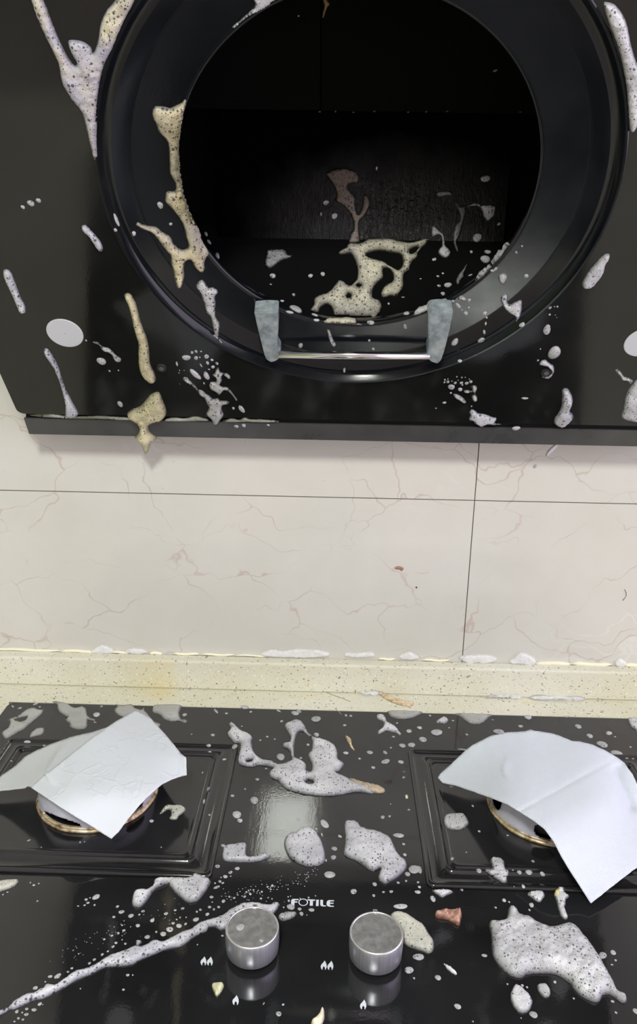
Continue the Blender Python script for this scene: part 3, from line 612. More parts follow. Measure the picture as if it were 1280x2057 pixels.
# ------------------------------------------------------------------ foam on the hood
HP = [
('hood','duo',.0045,16,'long foam streak forking into a Y at the upper left of the hood',[(50,-40),(63,0),(75,35),(88,65),(105,100),(118,130),(125,165),(138,190),(158,215),(167,232),(174,258),(180,285),(186,310),(190,321),(195,316),(194,280),(195,240),(198,195),(205,150),(215,120),(228,95),(247,50),(272,0),(292,-40),(255,-40),(232,0),(215,20),(203,45),(198,75),(192,98),(187,106),(183,95),(170,85),(152,80),(137,83),(143,105),(154,125),(150,131),(138,116),(125,92),(115,70),(105,45),(95,18),(88,0),(78,-40)],()),
('panel','white',.005,14,'long pale foam streak at the upper right edge of the hood outside the ring',[(1212,8),(1220,4),(1235,9),(1250,27),(1260,50),(1267,85),(1277,120),(1290,150),(1292,200),(1285,240),(1274,262),(1265,262),(1262,240),(1257,175),(1247,120),(1235,80),(1220,40)],()),
('hood','creaml',.004,14,'branching cream foam running down the left rim of the round opening',[(311,214),(306,227),(308,238),(314,249),(319,264),(332,278),(338,289),(340,308),(341,342),(344,353),(350,363),(353,374),(352,383),(335,385),(332,399),(334,407),(349,422),(363,442),(369,455),(374,475),(378,496),(363,501),(349,489),(342,475),(325,465),(314,456),(292,452),(276,446),(273,451),(283,459),(307,469),(321,486),(332,501),(342,513),(344,529),(348,545),(353,571),(360,580),(365,574),(370,557),(370,534),(375,523),(384,523),(391,536),(400,545),(407,547),(412,538),(411,527),(416,515),(421,510),(417,501),(407,485),(400,465),(391,446),(382,428),(374,405),(368,388),(364,365),(361,344),(360,325),(359,305),(360,280),(363,258),(368,232),(373,212),(374,201),(371,199),(367,205),(355,211),(342,217),(330,214)],()),
('hood','lacy',.003,10,'bubbly foam trickle on the ring left of the handle ending in a white tip',[(394,576),(398,567),(406,562),(414,570),(419,578),(428,577),(437,583),(437,590),(432,595),(433,609),(433,634),(441,648),(441,663),(439,677),(447,690),(426,675),(430,671),(426,651),(423,637),(414,627),(411,613),(403,590)],()),
('panel','cream',.0055,13,'thick cream coloured foam finger on the hood glass left of the ring',[(250,592),(256,588),(264,592),(270,602),(276,618),(281,639),(288,660),(295,679),(299,698),(302,730),(311,750),(312,765),(303,769),(288,758),(280,740),(278,710),(278,690),(272,670),(267,650),(260,620),(252,600)],()),
('panel','lacyw',.003,8,'short slanting white foam dash between the hood edge and the ring, above the pale lamp',[(164,455),(172,452),(185,465),(200,482),(207,497),(204,505),(195,500),(180,477),(167,465)],()),
('panel','lacyw',.003,9,'narrow foam dash at the far left edge of the hood above the pale round lamp',[(7,542),(15,541),(23,548),(30,565),(42,597),(51,615),(51,628),(45,630),(38,625),(25,595),(12,568),(7,553)],()),
('hood','lacyw',.004,10,'wavy foam streak below the left round lamp reaching the bottom seam',[(88,702),(95,700),(105,712),(117,735),(125,760),(132,780),(142,800),(154,822),(157,833),(147,838),(132,835),(131,815),(127,795),(120,770),(108,740),(90,712)],()),
('hood','cream',.008,18,'cream foam lump hanging in a pointed drip over the bottom bar of the hood',[(256,830),(266,822),(282,815),(295,801),(303,792),(316,787),(323,793),(329,809),(334,822),(333,834),(324,844),(307,848),(299,855),(300,865),(308,873),(316,880),(307,885),(301,897),(296,910),(293,911),(289,906),(284,892),(279,885),(271,879),(278,870),(280,860),(276,850),(266,844),(258,837)],()),
('panel','lacy',.002,6,'thin wriggly foam thread right of the left round lamp',[(186,687),(195,686),(205,695),(220,700),(232,712),(243,720),(242,727),(232,726),(222,710),(207,705),(200,694)],()),
('hood','lacy',.003,10,'lacy foam trail running over the bottom seam, left of centre',[(367,760),(370,757),(376,758),(385,767),(393,775),(398,782),(407,784),(413,790),(421,795),(427,801),(437,800),(443,804),(456,805),(461,809),(456,812),(448,813),(445,821),(449,830),(448,838),(442,844),(437,853),(433,855),(428,852),(426,844),(420,838),(414,832),(417,825),(420,819),(415,810),(410,799),(402,794),(396,785),(387,775),(374,768),(368,763)],()),
('panel','lacy',.0025,8,'crab shaped lacy foam patch with curling arms below the left handle bracket',[(438,738),(442,747),(448,749),(456,750),(462,755),(463,760),(459,761),(452,755),(448,752),(445,758),(446,764),(442,772),(446,777),(456,778),(463,784),(471,794),(477,804),(475,805),(467,794),(459,786),(451,784),(446,788),(442,793),(438,792),(432,786),(424,783),(420,775),(423,767),(429,767),(434,767),(434,760),(427,753),(432,749),(434,742)],()),
('hood','lacyw',.003,10,'flat wedge of lacy foam across the bottom seam, right of centre',[(942,843),(945,834),(942.5,827),(948,822),(955,825),(961.5,830),(975.6,832),(990,838),(997,839),(997.5,843),(994,849),(1007,852),(997,853),(975.6,853),(968,858),(960,854),(954,850),(952,846),(945,845)],()),
('panel','drop',.0025,7,'slanting oval foam blob at the lower edge of the right hand splash on the hood',[(911,791),(918,791.5),(925.6,795.5),(932,800),(937,808),(934,811),(927,807),(918,802),(912,796)],()),
('panel','drop',.0025,6,'knotted three lobed foam blob in the right hand splash on the hood',[(945.6,777),(952,773.6),(958,776),(957.6,784),(954.5,790),(959,798),(959,804),(954.5,807.5),(950,804),(948,796),(953,790),(949,787),(940.5,789.7),(932.6,787.6),(932,784.5),(939.7,783.4),(948,785),(949,780.6)],()),
('hood','lacyw',.005,12,'upright foam streak ending on the bottom bar at the lower right of the hood',[(1129,784),(1133,780),(1141,781),(1147,790),(1151,802),(1148,817),(1145,826),(1150,831),(1151,841),(1143,850),(1133,858),(1123,857),(1114,850),(1114,841),(1122,829),(1128,815),(1129,798)],()),
('panel','white',.003,6,'white foam crescent curled around the right screw cap',[(1084,733),(1086,726),(1095,722),(1102,728),(1112,735),(1113,747),(1107,757),(1094,760),(1089,757),(1095,754),(1103,752),(1107,746),(1103,738),(1096,735),(1090,734)],()),
('panel','thick',.0045,10,'bright leaning foam oval outside the right side of the ring',[(1170,574),(1170,567),(1176,555.5),(1184,543),(1196,529),(1206.5,517),(1217,509.6),(1225,510.6),(1224,520),(1217,531),(1213,547),(1202,564),(1190,576),(1180,579),(1173,578)],()),
('panel','lacy',.002,6,'small wriggling foam tail at the right edge of the hood',[(1236,743),(1241,741),(1249,749),(1253.5,755.5),(1264,759.6),(1272,764.7),(1267,772),(1262,766),(1251,764),(1243,753)],()),
('panel','white',.004,14,'pale crinkled foam mound cut by the right edge of the photo above the bottom bar',[(1253,842),(1252,820),(1258,792),(1270,772),(1285,760),(1312,760),(1314,842)],()),
('hood','lacyw',.003,10,'hooked lacy foam patch on the right side of the ring',[(1006,602),(1010,592.5),(1019,591),(1020,597.5),(1019,606),(1025,611),(1037.5,605),(1047.5,603),(1049,615),(1046,632.5),(1038,646),(1036,636),(1025,630),(1012.5,617.5)],()),
('hood','drop',.003,8,'rounded foam blob on the ring above the hooked foam patch',[(1001,557.5),(1005,549),(1017.5,550),(1019.5,557.5),(1015,567.5),(1010,572),(1004,566)],()),
('hood','drop',.0025,5,'three cornered foam fleck on the ring beside the right handle bracket',[(916,601),(921,596),(927.5,592.5),(933,595),(937.5,601),(932,605),(925,601)],()),
('hood','lacy',.002,5,'slim foam trickle on the ring behind the handle rod',[(658,661),(663,664),(669,680.6),(675,693),(668.6,697),(661.5,684),(658,670)],()),
('hood','drop',.003,7,'spindle of foam lying along the right rim of the opening',[(955,564),(965,547.5),(977.5,537.5),(990,525),(1000,507.5),(1012.5,495),(1026,482.5),(1025,490),(1015,502.5),(1005,517.5),(990,532.5),(977.5,547.5),(965,559)],()),
('hood','drop',.003,7,'bar of foam lying on the lower rim above the right handle bracket',[(829.5,632.5),(840,620),(860,612.5),(880,605),(896,599),(899.5,602.5),(895,607.5),(875,617.5),(857.5,626),(840,633)],()),
('hood','yellow',.003,6,'yellowish foam strip on the lower rim below the big foam spill',[(649,646),(660,639.5),(675,641),(695,639),(715,641),(716,647.5),(727.5,652.5),(690,651),(670,650),(655,650)],()),
('hood','dim',.002,8,'faint grey foam smear inside the opening at the lower left',[(540,502),(570,501),(577.5,511),(587,512.5),(582.5,519),(565,524),(544,539),(532,532.5),(535,512.5)],()),
('hood','lacyw',.003,8,'lacy foam blob with a thin tail inside the opening at the right',[(940,415),(950,410),(960,409),(966,412),(972.5,411),(992.5,412.5),(997.5,420),(992.5,435),(981,444),(972.5,437.5),(969,425),(962,414),(950,413)],()),
('hood','dim',.002,6,'thin leaf of foam inside the opening at the lower right',[(917.5,572.5),(916,562.5),(922.5,550),(932.5,537.5),(938,531),(936,541),(932.5,550),(932.5,557.5),(925,565),(922.5,574)],()),
('hood','drop',.003,9,'foam drip with a round end hanging below the ribbed plate',[(867.5,455),(875,455),(885,465),(892.5,472.5),(895,492.5),(904,502.5),(905,512.5),(896,519),(885,515),(880,507.5),(882.5,500),(887.5,492.5),(887.5,480),(882.5,472.5),(867.5,476)],()),
('hood','dim',.002,8,'dull trailing foam veil on the right part of the ribbed plate',[(910,467.5),(915,452.5),(925,440),(920,420),(915,407.5),(926,415),(935,410),(936,425),(932.5,440),(927.5,457.5),(922.5,475),(917.5,487.5),(920,505),(913.5,495),(910,482.5)],()),
('hood','dim',.0015,6,'faint horizontal foam fleck high on the ribbed plate',[(876,388),(884,384),(900,383),(910,386),(909,392),(895,394),(880,395)],()),
('hood','brown',.002,10,'dirty brown foam branching down the middle of the ribbed plate',[(655,348),(660,358),(668,370),(674,382),(676,392),(674,404),(685,410),(695,418),(703,428),(708,440),(711,452),(710,462),(704,470),(702,480),(701,488),(722,488),(722,470),(721,455),(724,443),(735,430),(742,415),(743,402),(738,392),(730,392),(728,415),(722,430),(716,425),(714,410),(714,396),(706,386),(698,376),(706,368),(718,368),(722,355),(715,345),(706,340),(690,337),(672,340)],()),
('hood','yellow',.005,18,'big yellowish foam spill pouring from the ribbed plate to the bottom of the opening',[(701,489),(696,497),(685,502.5),(679.5,509),(686,512.5),(699,510),(707.5,512.5),(714,527.5),(717.5,542.5),(716,560),(705,572.5),(697.5,571),(691,565),(681,562.5),(672.5,572.5),(660,586),(642.5,592.5),(631,600),(630,612.5),(623,624),(632.5,629),(640,627.5),(645,617.5),(656,612.5),(667.5,620),(670,632.5),(685,635.5),(750,637),(761,631),(768,617.5),(764,605),(754,600),(749,597.5),(750,580),(760,567.5),(770,557.5),(769.5,542.5),(775,539),(784,542.5),(789.5,555),(787.5,566),(775,572.5),(765,587.5),(770,599),(785,596),(795,597),(807.5,585),(812,570),(812.5,552.5),(822.5,542.5),(827.5,527.5),(839,517.5),(840,505),(855,492.5),(861,480),(855,479),(842.5,482.5),(822.5,487.5),(797.5,482.5),(780,477.5),(760,477.5),(740,480),(728,488),(722,489)],([(737.5,510),(760,504),(785,507.5),(805,512.5),(809,530),(800,541),(785,535),(770,525),(752.5,520),(740,516)],[(822.5,505),(832.5,497.5),(841,497.5),(835,506),(825,509.5)],[(696,594),(700,590),(705,594),(703,598),(698,598)],[(716,573),(721,571),(725,574),(720,576)])),
('hood','white',.003,6,'thin foam wedge tucked under the upper left rim of the opening',[(506,-20),(513,8),(505,20),(485,38),(466,55),(472,55),(495,35),(520,20),(545,5),(572,-20)],()),
('hood','seam',.002,4,'shrivelled greenish foam along the seam at the left end of the bottom bar',[(60,834),(100,831.5),(125,834),(160,836),(200,835),(240,837),(262,839),(262,844),(200,842),(150,841),(100,839)],()),
('hood','seam',.002,4,'flattened foam shreds along the seam between the drip and the lacy trail',[(330,842),(350,838),(370,840),(392,836),(415,841),(420,845),(380,847),(330,846)],()),
('hood','seam',.002,4,'ragged pale foam shreds along the seam right of the lacy trail',[(448,845),(465,840),(480,843),(492,838),(503,842),(525,842),(560,845),(560,849),(500,848),(450,848)],()),
]
for k, m, h, r, lab, pts, holes in HP: patch('foam_patch', k, pts, m, lab, h, r, holes)
patch('grease_drip', 'hood', [(650,-12),(662,6),(660,12),(656,19),(651,34),(648,36),(647.6,28),(651,12),(648,0)], simple('brown_grease', (.42,.26,.10), .4), 'brown grease drip hanging at the top of the round opening', .003, 6, cat='grease drip', step=2.2)
G = [
('tiny foam droplets left of the left hood lamp','three tiny foam droplets in a row near the left edge of the hood',[(46,416,4),(62,408,7,6),(77.5,402.5,5,4.5)]),
('foam droplets around the left ring','small foam droplet on or beside the left part of the ring',[(322,412,6,7),(269,469,4,5),(343,450,3.5,3),(437,514,7,4,70),(234,442,14,3.5,65),(232,462,4,3,40),(420,486,3,6,-30),(414,470,3,5,-30)]),
('foam droplets below the left hood lamp','small foam droplet on the hood between the left lamp and the bottom seam',[(204,725,9,7),(241.5,811.5,5,6),(220,745,2),(238,744,1.6),(173,684,2)]),
('splash droplets lower left','droplet of the foam splash on the hood below the left handle bracket',[(374.5,718,9,5,5),(386,708,3),(394,706,3),(404,706,2,1.5),(394,719,4),(401.5,718,1.6),(415,716,4.8,4.2,30),(426,723,3.2,2.4,20),(417,729,3,3.6),(436,730,3,2.8),(428,737,3.7,3),(404,734,4.5,1.3,55),(355.5,731,5,2,75),(420,742,2.2,1.3),(392.6,751.5,14.5,5,47),(415,754.6,9,5,62),(469,820,2.6),(485.5,821.5,8.5,4.5,62),(475,856.5,4.6,3),(490,854.7,4.2,3.4),(361,744,1.2),(359.5,749,1.2),(370,744,1),(361,771,1),(410,770,1.5,2.5),(539,854,3,2)]),
('splash droplets lower right','droplet of the foam splash on the hood below the right handle bracket',[(907,777,7,5),(900,767,3,2.7),(894,763,2),(893,768,2.2,1.8),(900,761.5,1.3),(908,765.5,1.3),(914.7,769,3.2,2.6),(918,757,1.6),(920.5,764,1.2),(927,769,3.5,2.6),(929,773,2),(924.7,782,4.6,3.5),(937.7,769.7,4,2.8),(946,766.5,3.4,3),(928,758.4,1.7),(935,758,1.2),(943,761.6,1.2),(906,789.4,2.2,1.8),(947.5,816,1.6),(893,808.7,4,2,-10),(1037,860,8.5,4),(1054.5,800,7,2.2,5),(876,820,2,1)]),
('foam drops outside the right ring','small foam drop on the hood glass outside the lower right of the ring',[(1113.7,707.6,14.5,11,-58),(1099,662,10,7.5,90),(1105,618,3.3,2.7),(1120,616,2),(1104.5,632,2.2),(1114,616,1.3),(1116,633,1.2),(1119,638,1),(1086,701,1.5),(1081,724,2)]),
('foam drops on the right ring','small foam drop on the lower right part of the ring',[(1057.5,554.5,4.5),(1038,507,2.8),(1049,494.5,2),(1049,652.5,6.5,4.5,-35),(974,629,4.8,3.5,-20),(976,650,2,3.5),(973,667,2.5,4.6),(967,683,6.5,5,-50),(978,638,2),(943,603,3.2),(920.5,614,7,3.8,45),(942,618,2),(936,629,4.5,4),(928,622.5,1.5),(910,605,3),(814.5,656,5.5,3.3,70),(914,687,9,5.5,-45),(924,725,4.5,3.4),(742,684,2.5),(750,701,3),(604,694,4.5,5),(692,743.5,2.5,5),(996,540,5,3,-50),(989,544,4,3)]),
('foam drops inside the opening','small foam drop inside the round opening of the hood',[(745,648,7.5,4.5),(636,643,6,3),(632.5,633,4,3),(817,630,5.5,3.6,-30),(594,622.5,12,4.5,15),(582,627,8,3,15),(567,604.5,4,2.2),(590,592,3),(624,554,5,4),(648.5,550.5,4.5),(548,554,6,5),(544,571,2.5,1.5),(781,610,2.5),(810,597,3.5,1.2),(975.5,359,10,6.5),(959,477.5,9),(1002.5,450,4,3,-40),(980,506,7,4),(975,521,10,8),(947,506,3),(872.5,521,4.5,3.3,-30),(890,549,2.5,2),(880,555,3,2),(882,574,3.7,2.5),(900,572.5,8,5),(890,590,4.5,4),(945,552.5,4.5,1.7,-25),(845,560,2,1.2),(655,407,6,5),(672,434,6,6),(600,32,2),(995,142,5,2,-15),(757,338,2,4),(645,430,1.5,4)]),
]
for g, lab, L in G:
    for s_ in L: droplet('hood', s_, 'drop', lab, g)
# ------------------------------------------------------------------ foam on tiles, upstand, worktop
WP = [
('low frothy foam mound on the upstand at the left, below a pale tile smear',[(180,1304),(192,1296),(205,1291),(220,1294),(232,1302),(226,1312),(200,1314),(186,1311)]),
('wispy foam mound on the upstand, second from the left',[(248,1306),(258,1299),(275,1296),(292,1299),(302,1307),(290,1314),(262,1314)]),
('long frothy foam bank on the upstand in the middle of the wall',[(520,1310),(545,1300),(570,1303),(600,1298),(640,1301),(662,1308),(660,1318),(620,1322),(570,1321),(530,1318)]),
('thin foam bank on the upstand just right of the long frothy one',[(688,1312),(700,1306),(722,1307),(742,1304),(756,1312),(752,1320),(715,1321),(692,1319)]),
('small peaked foam mound on the upstand left of the tile joint',[(796,1316),(808,1308),(824,1304),(838,1312),(845,1321),(825,1326),(803,1323)]),
('foam mound on the upstand under the vertical tile joint',[(918,1318),(935,1311),(960,1310),(985,1311),(1000,1320),(990,1331),(955,1334),(928,1328)]),
('broad peaked foam mound on the upstand right of the tile joint',[(1018,1326),(1032,1316),(1045,1306),(1062,1310),(1078,1322),(1076,1334),(1050,1339),(1028,1335)]),
('small foam mound on the upstand at the far right',[(1230,1328),(1242,1317),(1254,1322),(1262,1332),(1252,1340),(1236,1338)]),
('flat foam smear on the worktop left of the dried peel',[(718,1396),(730,1386),(748,1384),(762,1390),(770,1398),(752,1403),(730,1402)]),
('long flat foam smear on the worktop at the foot of the upstand, right side',[(1062,1398),(1085,1394),(1120,1396),(1160,1398),(1176,1402),(1172,1412),(1130,1413),(1090,1411),(1066,1407)]),
('faint foam smear on the worktop behind the hob, right of the peel',[(965,1396),(1000,1391),(1040,1393),(1055,1400),(1030,1405),(985,1403)]),
]
for lab, pts in WP: patch('foam_mound', 'room', pts, 'soft', lab, .005, 9, step=3)
mclear = simple('clear_suds', (.80,.80,.84), .2)
patch('suds_drip', 'room', [(1096,914),(1103,903),(1113,894),(1122,890),(1118,899),(1106,911),(1098,917)], mclear, 'slanting wet suds streak on the tile just below the right part of the hood', .001, 5, cat='suds streak', step=2.4)
droplet('room', (1075,937,4.5,3,-40), 'drop', 'lone wet suds drop on the tile below the slanting streak', None)
# ------------------------------------------------------------------ foam on the hob
OP = [
('grey',.002,10,'ragged foam patch with a hole at the back left corner of the hob',[(4,1477),(5,1470),(16,1462),(19,1450),(15,1446),(37,1437),(50,1427),(66,1421),(77,1425),(88,1426),(84,1435),(67,1449),(50,1464),(35,1472),(19,1482),(11,1484)],([(30,1446),(41,1442),(54,1440),(51,1446),(40,1449)],)),
('grey',.003,12,'lumpy foam patch at the back edge of the hob, left of the left tissue',[(105,1409),(122,1410),(136,1414),(150,1422),(164,1419),(174,1425),(175,1434),(179,1441),(191,1446),(190,1449),(177,1446),(176,1460),(165,1466),(150,1465),(139,1460),(140,1455),(130,1446),(135,1442),(120,1432),(115,1425),(114,1416)],()),
('grey',.002,8,'small oval foam patch behind the left drip tray near the hob corner',[(59,1480),(62,1472),(72,1464),(86,1461),(90,1467),(86,1475),(70,1480),(61,1482)],()),
('grey',.002,12,'foam patch partly hidden behind the top corner of the left tissue',[(229,1427),(235,1419),(232,1414),(245,1417),(264,1415),(270,1421),(282,1425),(289,1422),(291,1427),(299,1436),(312,1450),(323,1454),(320,1461),(312,1463),(290,1450),(262,1440),(245,1440),(235,1436)],()),
('grey',.003,12,'foam patch with a round tail at the hob back edge beside the left tissue',[(306,1423),(312,1416),(361,1416),(363,1426),(360,1432.5),(363,1444),(373,1445),(377,1449),(371,1453),(361,1448),(345,1450),(330,1446),(320,1436.5),(306,1430.5)],()),
('white',.006,16,'large sprawling foam mass with a tall loop between the drip trays',[(465,1452),(472,1457),(485,1469),(506,1479),(506,1493),(511,1513),(527,1527),(547,1532),(561,1537.5),(575,1534),(587,1524),(580,1506.5),(568,1500),(568,1494.5),(580,1493),(583,1482.5),(576,1469),(571,1458),(585,1450),(602,1448),(612.5,1458),(618,1470.5),(633,1482.5),(654,1488),(671,1496),(678,1510),(679.5,1525.5),(691.6,1536),(681,1549.5),(674,1553),(691.6,1561.6),(712,1572),(743,1587),(752,1592.5),(743,1594),(719,1591),(698.5,1594),(667.5,1599),(633,1598),(599,1592.5),(571,1582),(557.5,1568.5),(542,1560),(542,1551),(549,1544),(537,1539),(520,1537.5),(502.5,1541),(478.5,1534),(478.5,1517),(482,1496),(468,1491),(456,1475.6),(463,1465),(458.5,1455)],([(607,1469),(619,1477),(626,1489),(625.6,1506.6),(619,1518.6),(626,1537.5),(624.5,1551),(616,1551),(616,1537.5),(605.6,1529),(592,1522),(591,1506.6),(593.6,1486),(599,1472)],[(494,1532),(499,1527),(507,1527),(506,1531),(498,1534)],[(614,1571),(620,1567),(629,1570),(629,1576),(618,1577)])),
('thick',.004,9,'foam puddle with a pointed right arm, left of the round foam disc',[(446,1716),(451,1702.5),(471.6,1696),(490.5,1693),(495.6,1699),(496,1721),(516,1721),(535,1715),(544,1720),(533.5,1726.6),(509,1732),(475,1732),(451,1730),(446,1723)],()),
('thick',.005,14,'nearly round foam disc on the hob in front of the bright lamp reflection',[(571,1692),(581.6,1675),(595,1673),(602,1666),(619,1664),(635,1671.6),(647,1692),(654,1720),(648.6,1735),(630,1741),(609,1738.6),(588.5,1728),(576.5,1716)],()),
('thick',.006,16,'large lobed foam patch on the hob between the round disc and the right drip tray',[(691.6,1656),(705,1650),(719,1654),(729,1664.7),(764,1673),(784,1685),(793,1702.5),(801.6,1720),(815,1732),(817,1744),(801.6,1761),(784,1771),(774,1776),(762,1769.5),(760,1761),(764,1745.5),(750,1751),(736,1744),(716,1730),(695,1721),(690,1713),(693,1692)],()),
('white',.003,8,'dancing figure shaped foam patch below the dried peel at the back of the hob',[(755,1440),(759,1435),(767.5,1434.5),(774.5,1441),(777.5,1449),(790,1456),(800,1465),(802.5,1471),(807.5,1475),(804,1478),(797.5,1474),(785,1470),(777.5,1468),(767.5,1472.5),(760,1475),(757.5,1470),(767.5,1462.5),(771,1455),(767.5,1449),(760,1446)],()),
('grey',.003,8,'half oval of foam against the back edge of the hob, right of the dried peel',[(779,1432),(785,1427),(847.5,1429.5),(842.5,1436),(827.5,1442.5),(805,1445),(787.5,1441),(780,1436)],()),
('white',.003,7,'small comma shaped foam patch between the two half ovals at the back edge',[(876,1451),(885,1442.5),(892.5,1440),(900,1444),(901,1449),(894,1454),(885,1452.5)],()),
('grey',.003,9,'half round foam patch against the back edge of the hob behind the right tissue',[(914,1434),(930,1432.5),(990,1435.5),(982.5,1441),(972.5,1451),(960,1455),(945,1454),(932.5,1447.5),(922.5,1439)],()),
('white',.003,8,'foam patch at the back right, cut by the right edge of the photo',[(1262,1443),(1276,1441),(1281,1445.5),(1292,1450),(1292,1482),(1282,1479),(1276,1466),(1269,1462),(1264,1454)],()),
('pale',.002,7,'yellowish hooked foam patch on the left drip tray right of the burner',[(321,1636),(326,1625.5),(334.5,1617),(349,1617),(365,1618),(373,1625.5),(369,1632.6),(359,1640),(354,1647),(340,1645),(344,1635.6),(340.6,1626.5),(332.5,1629.5)],()),
('drop',.003,10,'oval foam patch on the right drip tray left of the burner',[(891,1647.5),(895,1637),(912,1634),(931,1635.5),(942.5,1652.7),(933,1664.7),(915.6,1668),(898.5,1664),(891,1654)],()),
('white',.004,9,'heart shaped foam patch over the front ridge of the right drip tray',[(985,1730),(990,1724),(1002.5,1724.5),(1012.5,1730),(1014.5,1742.5),(1023,1750),(1019,1762.5),(1019,1771),(1011,1774),(997.5,1766),(985,1757.5),(973,1750),(976,1744),(989,1742.5)],()),
('white',.003,7,'shell shaped foam patch at the front edge of the right drip tray',[(1059,1797),(1067.5,1791),(1085,1790.5),(1095,1797.5),(1091,1806),(1085,1812.5),(1075,1809),(1065,1801)],()),
('white',.003,7,'foam drip with long tail and yellow bit, left of the right tissue tip',[(1120,1784),(1126,1780),(1134.5,1784),(1134,1792.5),(1144,1801),(1137.5,1807.5),(1136,1817.5),(1134,1822.5),(1141,1841.4),(1137,1847.6),(1129,1843),(1122,1829),(1117,1809),(1113,1798.4),(1115,1791.6)],()),
('white',.003,7,'triangular foam patch at the front left corner of the right drip tray',[(869,1790),(885,1787),(910.5,1791.6),(895,1800),(888,1803),(878,1797)],()),
('pale',.004,14,'pale yellowish foam patch just right of the right knob',[(784,1842.5),(796,1832),(815,1835.6),(832.5,1846),(850,1858),(862,1876),(871,1891),(871,1908),(862,1916),(850,1912),(840,1908.5),(812,1896),(806,1873)],()),
('white',.008,26,'very large thick foam patch at the front right of the hob',[(982.7,1858.6),(988,1853),(1012,1851.7),(1019.5,1839.7),(1022,1826),(1031,1823),(1039,1829),(1046,1838),(1063,1843),(1087.5,1858.6),(1115,1865.5),(1139,1857),(1153,1859.6),(1166.6,1872),(1184,1894.7),(1201,1918.8),(1218,1949.7),(1232,1973.8),(1240.5,1992.7),(1256,1999.5),(1259.4,2010),(1252.5,2016),(1238.8,2008),(1225,1998.5),(1211,2001),(1204.4,2011.6),(1194,2014),(1170,2003),(1152.8,1987.5),(1142.5,1973.8),(1115,1958),(1080.6,1956),(1060,1958),(1046,1964.5),(1025.6,1960),(1005,1942.8),(991,1922),(987.8,1905),(987,1881)],()),
('white',.004,10,'egg shaped foam patch in front of the very large foam patch',[(1025.6,1997.8),(1032.5,1980.6),(1039.4,1979.6),(1053,1989),(1067,2004.7),(1069.6,2015),(1063.4,2030.5),(1049.7,2035.6),(1037.7,2030.5),(1027,2013)],()),
('drop',.003,8,'tilted oval foam patch right of the egg shaped one',[(1079,1980.6),(1087.5,1976),(1101,1980.6),(1106.4,1994),(1103,2003),(1094,2004.7),(1082,1992.7)],()),
('lacyw',.004,12,'long diagonal foam streak from the left knob to the front left of the hob',[(-20,2045),(0,2033),(18,2023.6),(28,2013),(51.6,1999),(67,1996.5),(77,1990),(87.6,1985),(95,1977.7),(111,1979.8),(121,1972),(149.5,1954),(175,1946),(198.5,1934.6),(216.5,1921.7),(247.5,1911.4),(273,1900),(272,1892),(281,1888.7),(285.4,1893.4),(278.4,1902.4),(294,1900),(304,1892),(314,1890),(328,1893.5),(347,1883),(365.6,1873.6),(382,1867.7),(401,1854.8),(426.6,1846.6),(447.6,1838.4),(464,1826.7),(492,1815),(515.6,1814.5),(536.7,1818.5),(554.3,1813.8),(562,1817.3),(555.5,1829),(546,1838.4),(534,1843),(500,1850),(465,1862),(445,1869),(431,1862),(419.5,1864),(415,1871),(393.7,1880.6),(379.7,1891),(363,1901.7),(335,1907.5),(309,1918),(283.6,1928),(268,1937),(247.5,1941),(211.4,1943.7),(185.6,1956.5),(154.7,1969.4),(123.7,1987.5),(87.6,2006),(67,2010.7),(31,2027.4),(18,2029.5),(0,2041),(-20,2053)],()),
('white',.006,13,'thick foam patch with a bulb on a stalk, front right of the left drip tray',[(264.7,1814.5),(268,1797),(278.4,1789.8),(297,1789.8),(309.4,1776.7),(309.4,1770),(330,1765.4),(378,1766.4),(388.4,1755),(400.5,1756),(409,1764.7),(423,1770),(421,1778.4),(409,1797),(395,1811),(378,1812.8),(364.4,1804),(347,1788.8),(337,1776.7),(323,1781),(309.4,1788.8),(295.6,1809.4),(282,1822.4),(268,1821.4)],()),
('pale',.003,8,'yellowish foam patch cut by the left photo edge, in front of the left drip tray',[(-16,1770),(0,1769),(20,1767),(36,1767),(38,1772),(28,1781),(12,1788),(-16,1794)],()),
('drop',.003,7,'leaf shaped foam patch just below the printed lettering',[(559,1841),(571,1834),(592,1832),(596,1837),(588.5,1844),(571,1850),(561,1847.6)],()),
]
for m, h, r, lab, pts, holes in OP: patch('foam_patch', 'hob', pts, m, lab, h, r, holes)
